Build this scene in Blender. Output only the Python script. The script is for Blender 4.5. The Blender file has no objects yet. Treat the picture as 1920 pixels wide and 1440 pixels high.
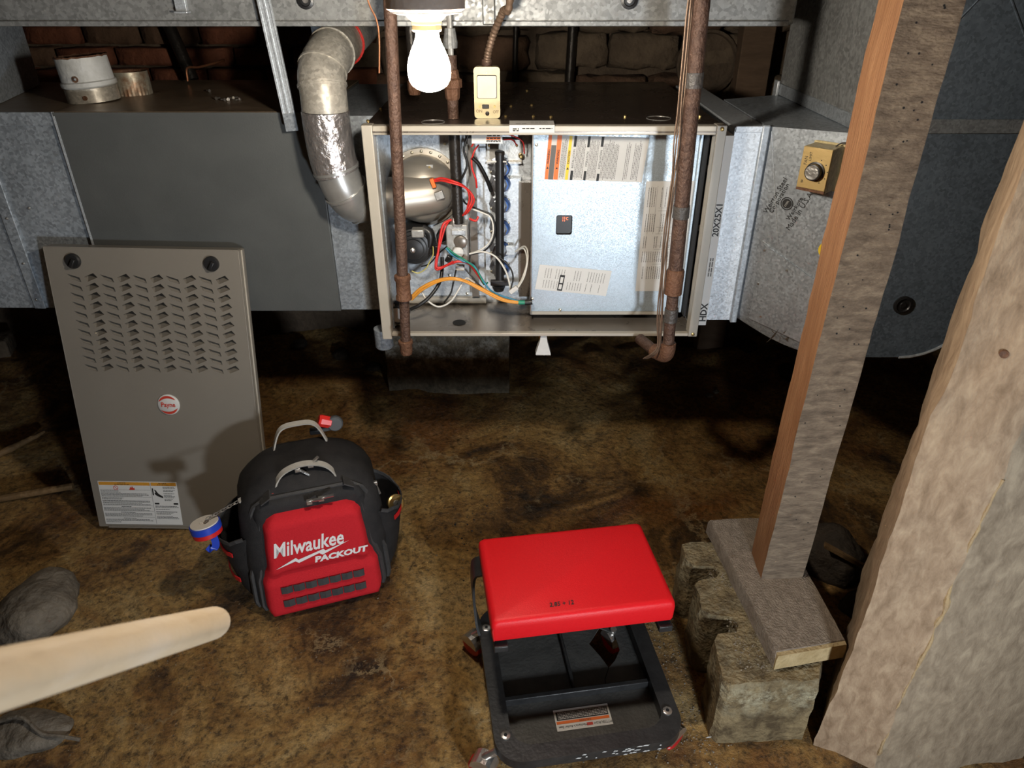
import bpy, bmesh, math, random
from mathutils import Vector, Matrix, Euler, noise
random.seed(7)
sc = bpy.context.scene
COL = sc.collection

# ------------------------------------------------------------------ camera, world, lights, exposure
F, PITCH, CAMZ = 1331.0, math.radians(30.3), 1.52
SP, CP = math.sin(PITCH), math.cos(PITCH)
cd = bpy.data.cameras.new('camera'); cam = bpy.data.objects.new('camera', cd); COL.objects.link(cam)
cd.sensor_width = 36.0; cd.lens = 36.0 * F / 1920.0; cd.clip_start = 0.02
cam.location = (0, 0, CAMZ); cam.rotation_euler = (math.pi/2 - PITCH, 0, 0)
cd.dof.use_dof = True; cd.dof.focus_distance = 1.75; cd.dof.aperture_fstop = 7.5
sc.camera = cam
w = bpy.data.worlds.new('world'); sc.world = w; w.use_nodes = True
w.node_tree.nodes['Background'].inputs[0].default_value = (0.75, 0.85, 1.0, 1)
w.node_tree.nodes['Background'].inputs[1].default_value = 0.006
# a technician's work light standing low behind the photographer, outside the frame
ld = bpy.data.lights.new('work_light', 'AREA'); ld.shape = 'DISK'; ld.size = 0.14; ld.energy = 11; ld.color = (0.86, 0.93, 1.0)
lo = bpy.data.objects.new('work_light', ld); COL.objects.link(lo); lo.location = (0.56, -0.40, 0.58)
lo.rotation_euler = (Vector((-0.15, 1.7, 0.55)) - lo.location).to_track_quat('-Z', 'Y').to_euler()
BULB = 330.0
sc.view_settings.view_transform = 'Standard'; sc.view_settings.look = 'None'
sc.view_settings.gamma = 1.0; sc.view_settings.use_curve_mapping = False
sc.view_settings.exposure = 1.05
sc.cycles.max_bounces = 6; sc.cycles.diffuse_bounces = 3; sc.cycles.glossy_bounces = 3; sc.cycles.caustics_reflective = False; sc.cycles.caustics_refractive = False

# ------------------------------------------------------------------ helpers
def W(px, py, Y):
    v = 720.0 - py; fw = F*CP + v*SP; up = -F*SP + v*CP
    return Vector(((px-960.0)/fw*Y, Y, CAMZ + up/fw*Y))
def WZ(px, py, z=0.0):
    v = 720.0 - py; fw = F*CP + v*SP; up = -F*SP + v*CP
    return W(px, py, (z-CAMZ)*fw/up)

def MT(name, c1, c2=None, rough=0.5, metal=0.0, scale=12.0, bump=0.0, bscale=None, stretch=(1, 1, 1), c3=None, contrast=0.25,
       spec=0.5, detail=5.0, emit=None, estr=0.0, coat=0.0, rvar=0.0):
    m = bpy.data.materials.new(name); m.use_nodes = True
    nt = m.node_tree; b = nt.nodes['Principled BSDF']; L = nt.links.new
    b.inputs['Roughness'].default_value = rough; b.inputs['Metallic'].default_value = metal
    b.inputs['Specular IOR Level'].default_value = spec; b.inputs['Base Color'].default_value = (*c1, 1)
    if coat: b.inputs['Coat Weight'].default_value = coat
    if emit:
        b.inputs['Emission Color'].default_value = (*emit, 1); b.inputs['Emission Strength'].default_value = estr
    if c2 or bump:
        tc = nt.nodes.new('ShaderNodeTexCoord'); mp = nt.nodes.new('ShaderNodeMapping'); mp.inputs['Scale'].default_value = stretch
        L(tc.outputs['Object'], mp.inputs['Vector'])
    if c2:
        n = nt.nodes.new('ShaderNodeTexNoise'); n.inputs['Scale'].default_value = scale; n.inputs['Detail'].default_value = detail
        n.inputs['Roughness'].default_value = 0.65; n.inputs['Distortion'].default_value = 0.4
        L(mp.outputs[0], n.inputs['Vector'])
        r = nt.nodes.new('ShaderNodeValToRGB'); L(n.outputs['Fac'], r.inputs[0])
        e = r.color_ramp.elements; e[0].position = 0.5-contrast; e[1].position = 0.5+contrast
        e[0].color = (*c1, 1); e[1].color = (*c2, 1)
        if c3:
            k = e.new(0.5); k.color = (*c3, 1)
        L(r.outputs[0], b.inputs['Base Color'])
        if rvar:
            mr = nt.nodes.new('ShaderNodeMapRange'); mr.inputs['To Min'].default_value = rough-rvar; mr.inputs['To Max'].default_value = rough+rvar
            mr.inputs['From Min'].default_value = 0.3; mr.inputs['From Max'].default_value = 0.7
            L(n.outputs['Fac'], mr.inputs['Value']); L(mr.outputs[0], b.inputs['Roughness'])
    if bump:
        n2 = nt.nodes.new('ShaderNodeTexNoise'); n2.inputs['Scale'].default_value = bscale or scale*4; n2.inputs['Detail'].default_value = 6
        L(mp.outputs[0], n2.inputs['Vector'])
        bp = nt.nodes.new('ShaderNodeBump'); bp.inputs['Strength'].default_value = bump; bp.inputs['Distance'].default_value = 0.01
        L(n2.outputs['Fac'], bp.inputs['Height']); L(bp.outputs[0], b.inputs['Normal'])
    return m

def GALV(name, base=(0.50, 0.53, 0.56), dark=0.62, rough=0.42, metal=0.75, scale=130, stain=None):
    m = bpy.data.materials.new(name); m.use_nodes = True
    nt = m.node_tree; b = nt.nodes['Principled BSDF']; L = nt.links.new
    tc = nt.nodes.new('ShaderNodeTexCoord')
    v = nt.nodes.new('ShaderNodeTexVoronoi'); v.inputs['Scale'].default_value = scale; L(tc.outputs['Object'], v.inputs['Vector'])
    n = nt.nodes.new('ShaderNodeTexNoise'); n.inputs['Scale'].default_value = 5; n.inputs['Detail'].default_value = 8; n.inputs['Roughness'].default_value = 0.7
    L(tc.outputs['Object'], n.inputs['Vector'])
    sep = nt.nodes.new('ShaderNodeSeparateColor'); L(v.outputs['Color'], sep.inputs[0])
    ad = nt.nodes.new('ShaderNodeMath'); ad.operation = 'MULTIPLY_ADD'; ad.inputs[1].default_value = 0.45
    L(sep.outputs[0], ad.inputs[0]); L(n.outputs['Fac'], ad.inputs[2])
    r = nt.nodes.new('ShaderNodeValToRGB'); e = r.color_ramp.elements
    e[0].position = 0.45; e[1].position = 1.0
    e[0].color = (base[0]*dark, base[1]*dark, base[2]*dark, 1); e[1].color = (*[min(1, c*1.25) for c in base], 1)
    L(ad.outputs[0], r.inputs[0])
    out = r.outputs[0]
    if stain:
        n3 = nt.nodes.new('ShaderNodeTexNoise'); n3.inputs['Scale'].default_value = 9; n3.inputs['Detail'].default_value = 9; n3.inputs['Roughness'].default_value = 0.75
        L(tc.outputs['Object'], n3.inputs['Vector'])
        r3 = nt.nodes.new('ShaderNodeValToRGB'); r3.color_ramp.elements[0].position = 0.47; r3.color_ramp.elements[1].position = 0.66
        L(n3.outputs['Fac'], r3.inputs[0])
        mx = nt.nodes.new('ShaderNodeMixRGB'); L(r3.outputs[0], mx.inputs[0]); L(out, mx.inputs[1]); mx.inputs[2].default_value = (*stain, 1)
        out = mx.outputs[0]
    L(out, b.inputs['Base Color'])
    mr = nt.nodes.new('ShaderNodeMapRange'); mr.inputs['To Min'].default_value = rough-0.1; mr.inputs['To Max'].default_value = rough+0.14
    L(sep.outputs[1], mr.inputs['Value']); L(mr.outputs[0], b.inputs['Roughness'])
    b.inputs['Metallic'].default_value = metal
    return m

class MB:
    def __init__(s): s.v = []; s.f = []; s.mi = []; s.cur = 0
    def add(s, vs, fs):
        o = len(s.v); s.v += [Vector(p) for p in vs]
        for f in fs: s.f.append([o+i for i in f]); s.mi.append(s.cur)
        return s
    def box(s, c, d, R=None):
        hx, hy, hz = d[0]/2, d[1]/2, d[2]/2
        vs = [Vector((x, y, z)) for x in (-hx, hx) for y in (-hy, hy) for z in (-hz, hz)]
        if R is not None: vs = [R @ p for p in vs]
        c = Vector(c)
        return s.add([c+p for p in vs], [(0,1,3,2),(4,6,7,5),(0,4,5,1),(2,3,7,6),(0,2,6,4),(1,5,7,3)])
    def mm(s, a, b):
        return s.box([(a[i]+b[i])/2 for i in range(3)], [abs(b[i]-a[i]) for i in range(3)])
    def poly(s, pts): return s.add(pts, [tuple(range(len(pts)))])
    def loft(s, rings, cap=True, closed=True):
        n = len(rings[0]); vs = [p for r in rings for p in r]; fs = []
        for i in range(len(rings)-1):
            for j in range(n if closed else n-1):
                k = (j+1) % n
                fs.append((i*n+j, i*n+k, (i+1)*n+k, (i+1)*n+j))
        if cap:
            fs.append(tuple(reversed(range(n)))); fs.append(tuple((len(rings)-1)*n+j for j in range(n)))
        return s.add(vs, fs)
    def tube(s, pts, r, n=10, cap=True, flat=None):
        pts = [Vector(p) for p in pts]; rings = []; N = len(pts)
        t0 = (pts[1]-pts[0]).normalized()
        u = t0.cross(Vector((0, 0, 1)));
        if u.length < 0.05: u = t0.cross(Vector((1, 0, 0)))
        u.normalize()
        for i, p in enumerate(pts):
            t = (pts[min(i+1, N-1)]-pts[max(i-1, 0)]).normalized()
            u = (u - t*u.dot(t)).normalized(); w_ = t.cross(u)
            rr = r[i] if isinstance(r, (list, tuple)) else r
            a = flat if flat else 1.0
            rings.append([p + u*math.cos(2*math.pi*k/n)*rr + w_*math.sin(2*math.pi*k/n)*rr*a for k in range(n)])
        return s.loft(rings, cap)
    def band(s, pts, side, width, thick):
        """flat strap: pts path, side = width direction"""
        pts = [Vector(p) for p in pts]; side = Vector(side).normalized(); rings = []; N = len(pts)
        for i, p in enumerate(pts):
            t = (pts[min(i+1, N-1)]-pts[max(i-1, 0)]).normalized(); nn = t.cross(side).normalized(); sd = nn.cross(t).normalized()
            rings.append([p+sd*width/2+nn*thick/2, p-sd*width/2+nn*thick/2, p-sd*width/2-nn*thick/2, p+sd*width/2-nn*thick/2])
        return s.loft(rings)
    def lathe(s, prof, c, axis=(0, 0, 1), n=24, cap=True):
        ax = Vector(axis).normalized(); u = ax.cross(Vector((0, 0, 1)))
        if u.length < 0.05: u = Vector((1, 0, 0))
        u.normalize(); w_ = ax.cross(u); c = Vector(c)
        rings = [[c + ax*h + u*math.cos(2*math.pi*k/n)*r + w_*math.sin(2*math.pi*k/n)*r for k in range(n)] for r, h in prof]
        return s.loft(rings, cap)
    def prism(s, poly, fn, lo, hi):
        a = [fn(p[0], p[1], lo) for p in poly]; b = [fn(p[0], p[1], hi) for p in poly]
        return s.loft([a, b])
    def build(s, name, mats, parent=None, world=False, smooth=False, bevel=0.0, seg=2, ang=40, recalc=True):
        me = bpy.data.meshes.new(name)
        vs = s.v
        loc = None
        if parent is not None:
            if world:
                M_ = Matrix.Identity(4); p = parent
                while p is not None: M_ = p.matrix_basis @ M_; p = p.parent
                inv = M_.inverted(); vs = [inv @ p for p in vs]
        else:
            xs = [p.x for p in vs]; ys = [p.y for p in vs]; zs = [p.z for p in vs]
            loc = Vector(((min(xs)+max(xs))/2, (min(ys)+max(ys))/2, min(zs)))
            vs = [p-loc for p in vs]
        me.from_pydata([tuple(p) for p in vs], [], s.f)
        if not isinstance(mats, (list, tuple)): mats = [mats]
        for m in mats: me.materials.append(m)
        if len(mats) > 1:
            for p, i in zip(me.polygons, s.mi): p.material_index = i
        if recalc:
            bm = bmesh.new(); bm.from_mesh(me); bmesh.ops.recalc_face_normals(bm, faces=bm.faces); bm.to_mesh(me); bm.free()
        if smooth:
            for p in me.polygons: p.use_smooth = True
            me.set_sharp_from_angle(angle=math.radians(ang))
        o = bpy.data.objects.new(name, me); COL.objects.link(o)
        if loc is not None: o.location = loc
        if parent is not None: o.parent = parent
        if bevel:
            b = o.modifiers.new('bevel', 'BEVEL'); b.width = bevel; b.segments = seg; b.limit_method = 'ANGLE'; b.angle_limit = math.radians(38)
            if smooth is False:
                for p in me.polygons: p.use_smooth = True
                me.set_sharp_from_angle(angle=math.radians(50))
        return o

def tag(o, label, cat, group=None, kind=None):
    if label: o['label'] = label
    if cat: o['category'] = cat
    if group: o['group'] = group
    if kind: o['kind'] = kind
    return o
def thing(name, label, cat, loc=(0, 0, 0), rot=(0, 0, 0), group=None):
    o = bpy.data.objects.new(name, None); COL.objects.link(o); o.location = loc; o.rotation_euler = rot
    o.empty_display_size = 0.05
    return tag(o, label, cat, group)
def struct(o, label=None): 
    o['kind'] = 'structure'
    if label: o['label'] = label
    return o
def lab(o, s): o['label'] = s; return o
def spline(pts, k=6):
    pts = [Vector(p) for p in pts]; P = [2*pts[0]-pts[1]] + pts + [2*pts[-1]-pts[-2]]; out = []
    for i in range(1, len(P)-2):
        a, b, c, d = P[i-1], P[i], P[i+1], P[i+2]
        for j in range(k):
            t = j/k
            out.append(0.5*((2*b)+(c-a)*t+(2*a-5*b+4*c-d)*t*t+(3*b-a-3*c+d)*t**3))
    out.append(pts[-1]); return out
def curve_mesh(cu):
    ob = bpy.data.objects.new('tmp', cu); COL.objects.link(ob)
    dg = bpy.context.evaluated_depsgraph_get(); dg.update()
    me = bpy.data.meshes.new_from_object(ob.evaluated_get(dg))
    bpy.data.objects.remove(ob); bpy.data.curves.remove(cu)
    return me
def TEXT(s, size, o, xd, yd, mat, parent, name='lettering', align='CENTER', shear=0.0, bold=0.0, world=False, xs=1.0):
    cu = bpy.data.curves.new('t', 'FONT'); cu.body = s; cu.size = size; cu.align_x = align; cu.align_y = 'CENTER'
    cu.shear = shear; cu.offset = bold; cu.resolution_u = 2; cu.extrude = 0.0002
    me = curve_mesh(cu)
    xd = Vector(xd).normalized(); yd = Vector(yd).normalized(); zd = xd.cross(yd); o = Vector(o)
    M_ = Matrix.Identity(4); p = parent
    while p is not None: M_ = p.matrix_basis @ M_; p = p.parent
    inv = M_.inverted()
    for v in me.vertices:
        q = o + xd*v.co.x*xs + yd*v.co.y + zd*v.co.z
        v.co = inv @ q if world else q
    me.materials.clear(); me.materials.append(mat); me.name = name
    ob = bpy.data.objects.new(name, me); COL.objects.link(ob); ob.parent = parent
    return ob
def PLATE(loops, thick, fn, name, mat, parent, world=False, smooth=False):
    """flat sheet from 2D loops (first outline, others holes); fn(a,b,c)->point"""
    cu = bpy.data.curves.new('p', 'CURVE'); cu.dimensions = '2D'; cu.fill_mode = 'BOTH'; cu.extrude = thick/2
    for lp in loops:
        sp = cu.splines.new('POLY'); sp.points.add(len(lp)-1); sp.use_cyclic_u = True
        for q, p in zip(sp.points, lp): q.co = (p[0], p[1], 0, 1)
    me = curve_mesh(cu)
    M_ = Matrix.Identity(4); p = parent
    while p is not None: M_ = p.matrix_basis @ M_; p = p.parent
    inv = M_.inverted()
    for v in me.vertices:
        q = Vector(fn(v.co.x, v.co.y, v.co.z)); v.co = inv @ q if world else q
    me.materials.clear(); me.materials.append(mat); me.name = name
    bm = bmesh.new(); bm.from_mesh(me); bmesh.ops.recalc_face_normals(bm, faces=bm.faces); bm.to_mesh(me); bm.free()
    ob = bpy.data.objects.new(name, me); COL.objects.link(ob); ob.parent = parent
    return ob
def rrect(x0, x1, y0, y1, r, n=5):
    out = []
    for cx, cy, a0 in ((x1-r, y0+r, -90), (x1-r, y1-r, 0), (x0+r, y1-r, 90), (x0+r, y0+r, 180)):
        for i in range(n+1):
            a = math.radians(a0+90*i/n); out.append((cx+r*math.cos(a), cy+r*math.sin(a)))
    return out
def circ(cx, cy, r, n=20): return [(cx+r*math.cos(2*math.pi*i/n), cy+r*math.sin(2*math.pi*i/n)) for i in range(n)]
def PRINT(o, xd, yd, rows, parent, mat, world=False, name='printed_lines', lift=0.0004):
    """rows: list of (x0,x1,y,h): small word-shaped bars of ink"""
    xd = Vector(xd).normalized(); yd = Vector(yd).normalized(); zd = xd.cross(yd); o = Vector(o)
    mb = MB()
    for x0, x1, y, h in rows:
        x = x0
        while x < x1:
            wl = min(random.uniform(1.6, 5.0)*h, x1-x)
            if wl > h*0.4:
                a = o+xd*x+yd*(y-h/2)+zd*lift; mb.poly([a, a+xd*wl, a+xd*wl+yd*h, a+yd*h])
            x += wl + h*0.7
    ob = mb.build(name, mat, parent, world=world, recalc=False); ob['kind'] = 'stuff'; return ob
def RECT(o, xd, yd, rects, parent, mat, world=False, name='printed_block', lift=0.0003):
    xd = Vector(xd).normalized(); yd = Vector(yd).normalized(); zd = xd.cross(yd); o = Vector(o); mb = MB()
    for x0, x1, y0, y1 in rects:
        mb.poly([o+xd*x+yd*y+zd*lift for x, y in ((x0, y0), (x1, y0), (x1, y1), (x0, y1))])
    ob = mb.build(name, mat, parent, world=world, recalc=False)
    if len(rects) > 1: ob['kind'] = 'stuff'
    return ob

# ------------------------------------------------------------------ materials
m_galv = GALV('galvanized', (0.36, 0.395, 0.43), 0.72, 0.42, 0.5, 190); m_galv_old = GALV('galvanized_dusty', (0.27, 0.275, 0.27), 0.7, 0.5, 0.4, 140, None)
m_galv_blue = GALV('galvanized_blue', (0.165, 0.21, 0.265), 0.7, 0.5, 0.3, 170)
m_galv_left = GALV('galvanized_mottled', (0.36, 0.40, 0.44), 0.62, 0.5, 0.4, 150)
m_galv_bright = GALV('galvanized_bright', (0.58, 0.62, 0.66), 0.85, 0.38, 0.5, 260)
m_panel = GALV('galvanized_panel', (0.42, 0.49, 0.545), 0.94, 0.40, 0.6, 500)
m_flue = GALV('aluminized_pipe', (0.50, 0.47, 0.41), 0.7, 0.42, 0.4, 150, (0.34, 0.31, 0.26))
m_flue_shiny = MT('new_pipe', (0.56, 0.56, 0.54), (0.42, 0.42, 0.41), 0.32, 0.7, 30)
m_foil = MT('foil_tape', (0.70, 0.68, 0.67), (0.52, 0.47, 0.46), 0.27, 0.85, 18, 1.0, 40)
m_case = MT('charcoal_paint', (0.082, 0.087, 0.086), (0.10, 0.105, 0.103), 0.42, 0.0, 9, 0.05, 300, rvar=0.06)
m_case_top = MT('dusty_brown_steel', (0.16, 0.118, 0.078), (0.27, 0.20, 0.135), 0.38, 0.3, 7, 0.1, 60, rvar=0.1)
m_furn_top = MT('glossy_brown_steel', (0.055, 0.042, 0.036), (0.085, 0.064, 0.052), 0.26, 0.35, 6, 0.03, 80, rvar=0.08)
m_beige = MT('beige_enamel', (0.42, 0.385, 0.32), (0.47, 0.43, 0.365), 0.35, 0.1, 12)
m_taupe = MT('taupe_enamel', (0.25, 0.226, 0.192), (0.27, 0.246, 0.21), 0.36, 0.15, 5, 0.04, 500)
m_pan = MT('bottom_pan', (0.19, 0.165, 0.14), (0.25, 0.22, 0.19), 0.3, 0.5, 8, rvar=0.08)
m_rust = MT('rusty_iron', (0.050, 0.024, 0.016), (0.135, 0.078, 0.054), 0.55, 0.25, 55, 0.5, 160, contrast=0.2)
m_rustdk = MT('rusty_fitting', (0.10, 0.042, 0.022), (0.18, 0.088, 0.046), 0.65, 0.15, 60, 0.5, 150)
m_blackiron = MT('black_iron', (0.022, 0.020, 0.018), (0.05, 0.042, 0.036), 0.36, 0.5, 40, 0.2, 120)
m_black = MT('black_plastic', (0.012, 0.012, 0.013), (0.022, 0.022, 0.023), 0.38, 0.0, 20)
m_blackmat = MT('black_matte', (0.01, 0.01, 0.011), None, 0.7)
m_hole = MT('dark_gap', (0.004, 0.004, 0.004), None, 0.9)
m_white = MT('white_print_stock', (0.72, 0.72, 0.70), (0.66, 0.66, 0.64), 0.5, 0, 20)
m_grey_label = MT('grey_print_stock', (0.56, 0.55, 0.52), (0.60, 0.59, 0.57), 0.5, 0, 20)
m_ink = MT('black_ink', (0.015, 0.015, 0.015), None, 0.6)
m_inkg = MT('grey_ink', (0.12, 0.115, 0.11), None, 0.6)
m_orange = MT('orange_ink', (0.80, 0.17, 0.025), None, 0.5)
m_amber = MT('amber_ink', (0.62, 0.29, 0.035), None, 0.5)
m_yellow = MT('yellow_ink', (0.80, 0.55, 0.02), None, 0.5)
m_redink = MT('red_ink', (0.55, 0.05, 0.03), None, 0.5)
m_inducer = MT('stainless_inducer', (0.40, 0.365, 0.31), (0.48, 0.44, 0.38), 0.40, 0.65, 10, 0.03, 60, stretch=(0.2, 1, 8))
m_screw = MT('zinc_screw', (0.55, 0.48, 0.33), (0.7, 0.68, 0.6), 0.3, 0.9, 60)
m_brass = MT('brass', (0.55, 0.40, 0.16), (0.62, 0.46, 0.2), 0.32, 0.9, 60)
m_grey_metal = MT('cast_grey_metal', (0.42, 0.41, 0.38), (0.56, 0.55, 0.52), 0.38, 0.6, 30, 0.1, 90)
m_blueg = MT('blue_burner', (0.03, 0.09, 0.30), (0.05, 0.14, 0.42), 0.35, 0.5, 20)
m_burner = MT('burner_steel', (0.28, 0.30, 0.34), (0.38, 0.40, 0.43), 0.35, 0.85, 30)
def wire_mat(n, c): return MT('wire_'+n, c, None, 0.4)
m_wred = wire_mat('red', (0.62, 0.03, 0.025)); m_wblk = wire_mat('black', (0.01, 0.01, 0.01)); m_wwht = wire_mat('white', (0.72, 0.71, 0.66))
m_worg = wire_mat('orange', (0.75, 0.33, 0.05)); m_wyel = wire_mat('yellow', (0.62, 0.55, 0.16)); m_wgrn = wire_mat('green', (0.02, 0.26, 0.16)); m_wblu = wire_mat('blue', (0.05, 0.24, 0.38))
m_redf = MT('red_molded_fabric', (0.52, 0.012, 0.02), (0.62, 0.02, 0.03), 0.8, 0, 260, 0.25, 700, spec=0.25)
m_blkf = MT('black_ballistic_nylon', (0.012, 0.012, 0.013), (0.030, 0.028, 0.028), 0.72, 0, 25, 0.25, 600, spec=0.3)
m_blkf2 = MT('black_web_piping', (0.030, 0.030, 0.031), (0.055, 0.053, 0.053), 0.65, 0, 60, 0.2, 500)
m_greyweb = MT('grey_webbing', (0.36, 0.34, 0.30), (0.48, 0.46, 0.42), 0.7, 0, 40, 0.3, 500)
m_whiteprint = MT('white_logo_print', (0.82, 0.80, 0.80), None, 0.6)
m_vinyl = MT('red_vinyl', (0.70, 0.008, 0.014), (0.76, 0.012, 0.018), 0.42, 0, 200, 0.12, 500, spec=0.3)
m_tray = MT('dusty_black_tray', (0.035, 0.035, 0.034), (0.10, 0.098, 0.09), 0.55, 0, 16, 0.15, 120, contrast=0.3)
m_trayframe = MT('scuffed_black_steel', (0.014, 0.014, 0.015), (0.042, 0.042, 0.042), 0.42, 0.2, 28, 0.1, 120, contrast=0.3)
m_scuff = MT('white_scuff', (0.62, 0.62, 0.60), (0.4, 0.4, 0.38), 0.6, 0, 200)
m_chrome = MT('zinc_plate', (0.55, 0.53, 0.50), (0.7, 0.68, 0.65), 0.28, 0.9, 50, 0.2, 90)
m_redwheel = MT('red_wheel', (0.60, 0.012, 0.02), (0.5, 0.02, 0.02), 0.4, 0, 50)
m_bulb = MT('lit_bulb', (1, 1, 1), None, 0.3, emit=(1.0, 0.90, 0.76), estr=BULB)
m_porc = MT('porcelain', (0.62, 0.56, 0.46), (0.7, 0.65, 0.56), 0.35, 0, 20)
m_porc_dk = MT('dusty_fixture_rim', (0.26, 0.22, 0.19), (0.36, 0.32, 0.28), 0.6, 0, 30, 0.2, 120)
m_cream = MT('cream_enamel', (0.62, 0.53, 0.32), (0.50, 0.42, 0.24), 0.4, 0.2, 14, 0.05, 90)
m_creambox = MT('cream_speckled', (0.60, 0.50, 0.27), (0.42, 0.34, 0.17), 0.5, 0.2, 90, 0.25, 240, contrast=0.12)
m_gold = MT('gold_faceplate', (0.60, 0.42, 0.17), (0.66, 0.47, 0.2), 0.36, 0.5, 10, 0.05, 200)
m_bx = MT('armored_cable', (0.15, 0.095, 0.06), (0.24, 0.16, 0.11), 0.5, 0.4, 50, 0.2, 100)
m_redseal = MT('red_sealant', (0.55, 0.03, 0.02), (0.42, 0.02, 0.02), 0.45, 0, 30, 0.5, 60)
m_postw = MT('weathered_grey_wood', (0.095, 0.068, 0.045), (0.26, 0.20, 0.135), 0.8, 0, 20, 0.5, 90, contrast=0.17, detail=9, stretch=(1.0, 1.0, 3.2), c3=(0.17, 0.125, 0.085))
m_posto = MT('sawn_orange_wood', (0.21, 0.088, 0.034), (0.36, 0.18, 0.08), 0.72, 0, 12, 0.6, 50, stretch=(6, 6, 0.5), c3=(0.29, 0.135, 0.056))
m_timber = MT('rough_timber', (0.20, 0.13, 0.075), (0.42, 0.31, 0.20), 0.82, 0, 26, 0.22, 160, contrast=0.2, detail=9, stretch=(2, 2, 0.8), c3=(0.31, 0.215, 0.135))
m_timbergrey = MT('grey_timber_face', (0.17, 0.125, 0.08), (0.36, 0.285, 0.195), 0.82, 0, 26, 0.22, 160, contrast=0.2, detail=9, stretch=(2, 2, 0.8), c3=(0.26, 0.20, 0.135))
m_wane = MT('timber_split_edge', (0.42, 0.30, 0.15), (0.30, 0.21, 0.12), 0.8, 0, 30, 0.5, 90)
m_plank = MT('dusty_plank', (0.15, 0.115, 0.085), (0.34, 0.28, 0.22), 0.88, 0, 45, 0.6, 160, stretch=(1.5, 1, 1.5))
m_plankend = MT('plank_end_grain', (0.36, 0.26, 0.12), (0.52, 0.40, 0.22), 0.8, 0, 40, 0.6, 90)
m_joist = MT('old_joist', (0.10, 0.065, 0.04), (0.19, 0.125, 0.08), 0.85, 0, 12, 0.4, 60, stretch=(0.6, 3, 3))
m_pole = MT('pale_painted_pole', (0.42, 0.315, 0.20), (0.52, 0.43, 0.325), 0.6, 0, 9, 0.25, 60, stretch=(2, 0.6, 0.6), c3=(0.48, 0.375, 0.25))
m_brick = MT('old_red_brick', (0.11, 0.035, 0.018), (0.24, 0.085, 0.042), 0.88, 0, 18, 0.8, 60)
m_brick2 = MT('brown_brick', (0.07, 0.038, 0.022), (0.17, 0.10, 0.06), 0.88, 0, 14, 0.9, 50)
m_brick3 = MT('parged_stone', (0.085, 0.062, 0.042), (0.20, 0.15, 0.10), 0.9, 0, 12, 1.0, 40)
m_mortar = MT('crumbled_mortar', (0.06, 0.043, 0.03), (0.17, 0.125, 0.085), 0.92, 0, 14, 1.0, 45)
m_soil = MT('dark_soil', (0.018, 0.014, 0.010), (0.06, 0.042, 0.026), 0.85, 0, 12, 1.0, 60)
m_rock = MT('damp_grey_stone', (0.055, 0.045, 0.034), (0.21, 0.18, 0.14), 0.75, 0, 14, 0.9, 50)
m_bark = MT('wet_brown_stick', (0.13, 0.075, 0.03), (0.26, 0.16, 0.07), 0.7, 0, 20, 0.6, 60)
m_copper = MT('copper_tube', (0.42, 0.19, 0.10), (0.34, 0.14, 0.07), 0.4, 0.8, 40)
m_tapewhite = MT('white_tape_core', (0.72, 0.68, 0.62), None, 0.6); m_tapeblue = MT('blue_spool', (0.02, 0.06, 0.50), None, 0.35); m_tapered = MT('red_spool', (0.60, 0.02, 0.02), None, 0.4)
m_greyplastic = MT('grey_plastic', (0.075, 0.08, 0.085), None, 0.45); m_redplastic = MT('red_plastic', (0.72, 0.03, 0.025), None, 0.3)
m_led = MT('led_red', (0.3, 0.01, 0.0), None, 0.4, emit=(1.0, 0.12, 0.04), estr=2.0)
m_whiteplastic = MT('white_plastic', (0.70, 0.70, 0.68), (0.6, 0.6, 0.58), 0.5, 0, 30)
m_card = MT('white_cardboard', (0.68, 0.67, 0.64), None, 0.7)
m_blacktape = MT('black_tape', (0.05, 0.045, 0.04), (0.085, 0.075, 0.068), 0.4, 0, 60, 0.4, 120)
m_gravel = MT('gravel', (0.06, 0.045, 0.03), (0.34, 0.29, 0.22), 0.8, 0, 120)

def mossy(name, c1, c2, lo, hi, pale=(0.40, 0.36, 0.24)):
    m = MT(name, c1, c2, 0.85, 0, 26, 1.0, 95, contrast=0.14, detail=9)
    nt = m.node_tree; L = nt.links.new; b = nt.nodes['Principled BSDF']
    src = b.inputs['Base Color'].links[0].from_socket
    tc = nt.nodes.new('ShaderNodeTexCoord'); sp = nt.nodes.new('ShaderNodeSeparateXYZ'); L(tc.outputs['Object'], sp.inputs[0])
    n = nt.nodes.new('ShaderNodeTexNoise'); n.inputs['Scale'].default_value = 22; n.inputs['Detail'].default_value = 9; n.inputs['Roughness'].default_value = 0.8; L(tc.outputs['Object'], n.inputs['Vector'])
    # efflorescence band: peak between lo and hi in height
    a = nt.nodes.new('ShaderNodeMapRange'); a.inputs['From Min'].default_value = lo; a.inputs['From Max'].default_value = (lo+hi)/2; L(sp.outputs[2], a.inputs['Value'])
    c = nt.nodes.new('ShaderNodeMapRange'); c.inputs['From Min'].default_value = hi; c.inputs['From Max'].default_value = (lo+hi)/2; L(sp.outputs[2], c.inputs['Value'])
    mu = nt.nodes.new('ShaderNodeMath'); mu.operation = 'MULTIPLY'; L(a.outputs[0], mu.inputs[0]); L(c.outputs[0], mu.inputs[1])
    r = nt.nodes.new('ShaderNodeValToRGB'); r.color_ramp.elements[0].position = 0.46; r.color_ramp.elements[1].position = 0.60; L(n.outputs['Fac'], r.inputs[0])
    m2 = nt.nodes.new('ShaderNodeMath'); m2.operation = 'MULTIPLY'; L(mu.outputs[0], m2.inputs[0]); L(r.outputs[0], m2.inputs[1])
    mx = nt.nodes.new('ShaderNodeMixRGB'); L(m2.outputs[0], mx.inputs[0]); L(src, mx.inputs[1]); mx.inputs[2].default_value = (*pale, 1)
    L(mx.outputs[0], b.inputs['Base Color'])
    return m
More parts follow.
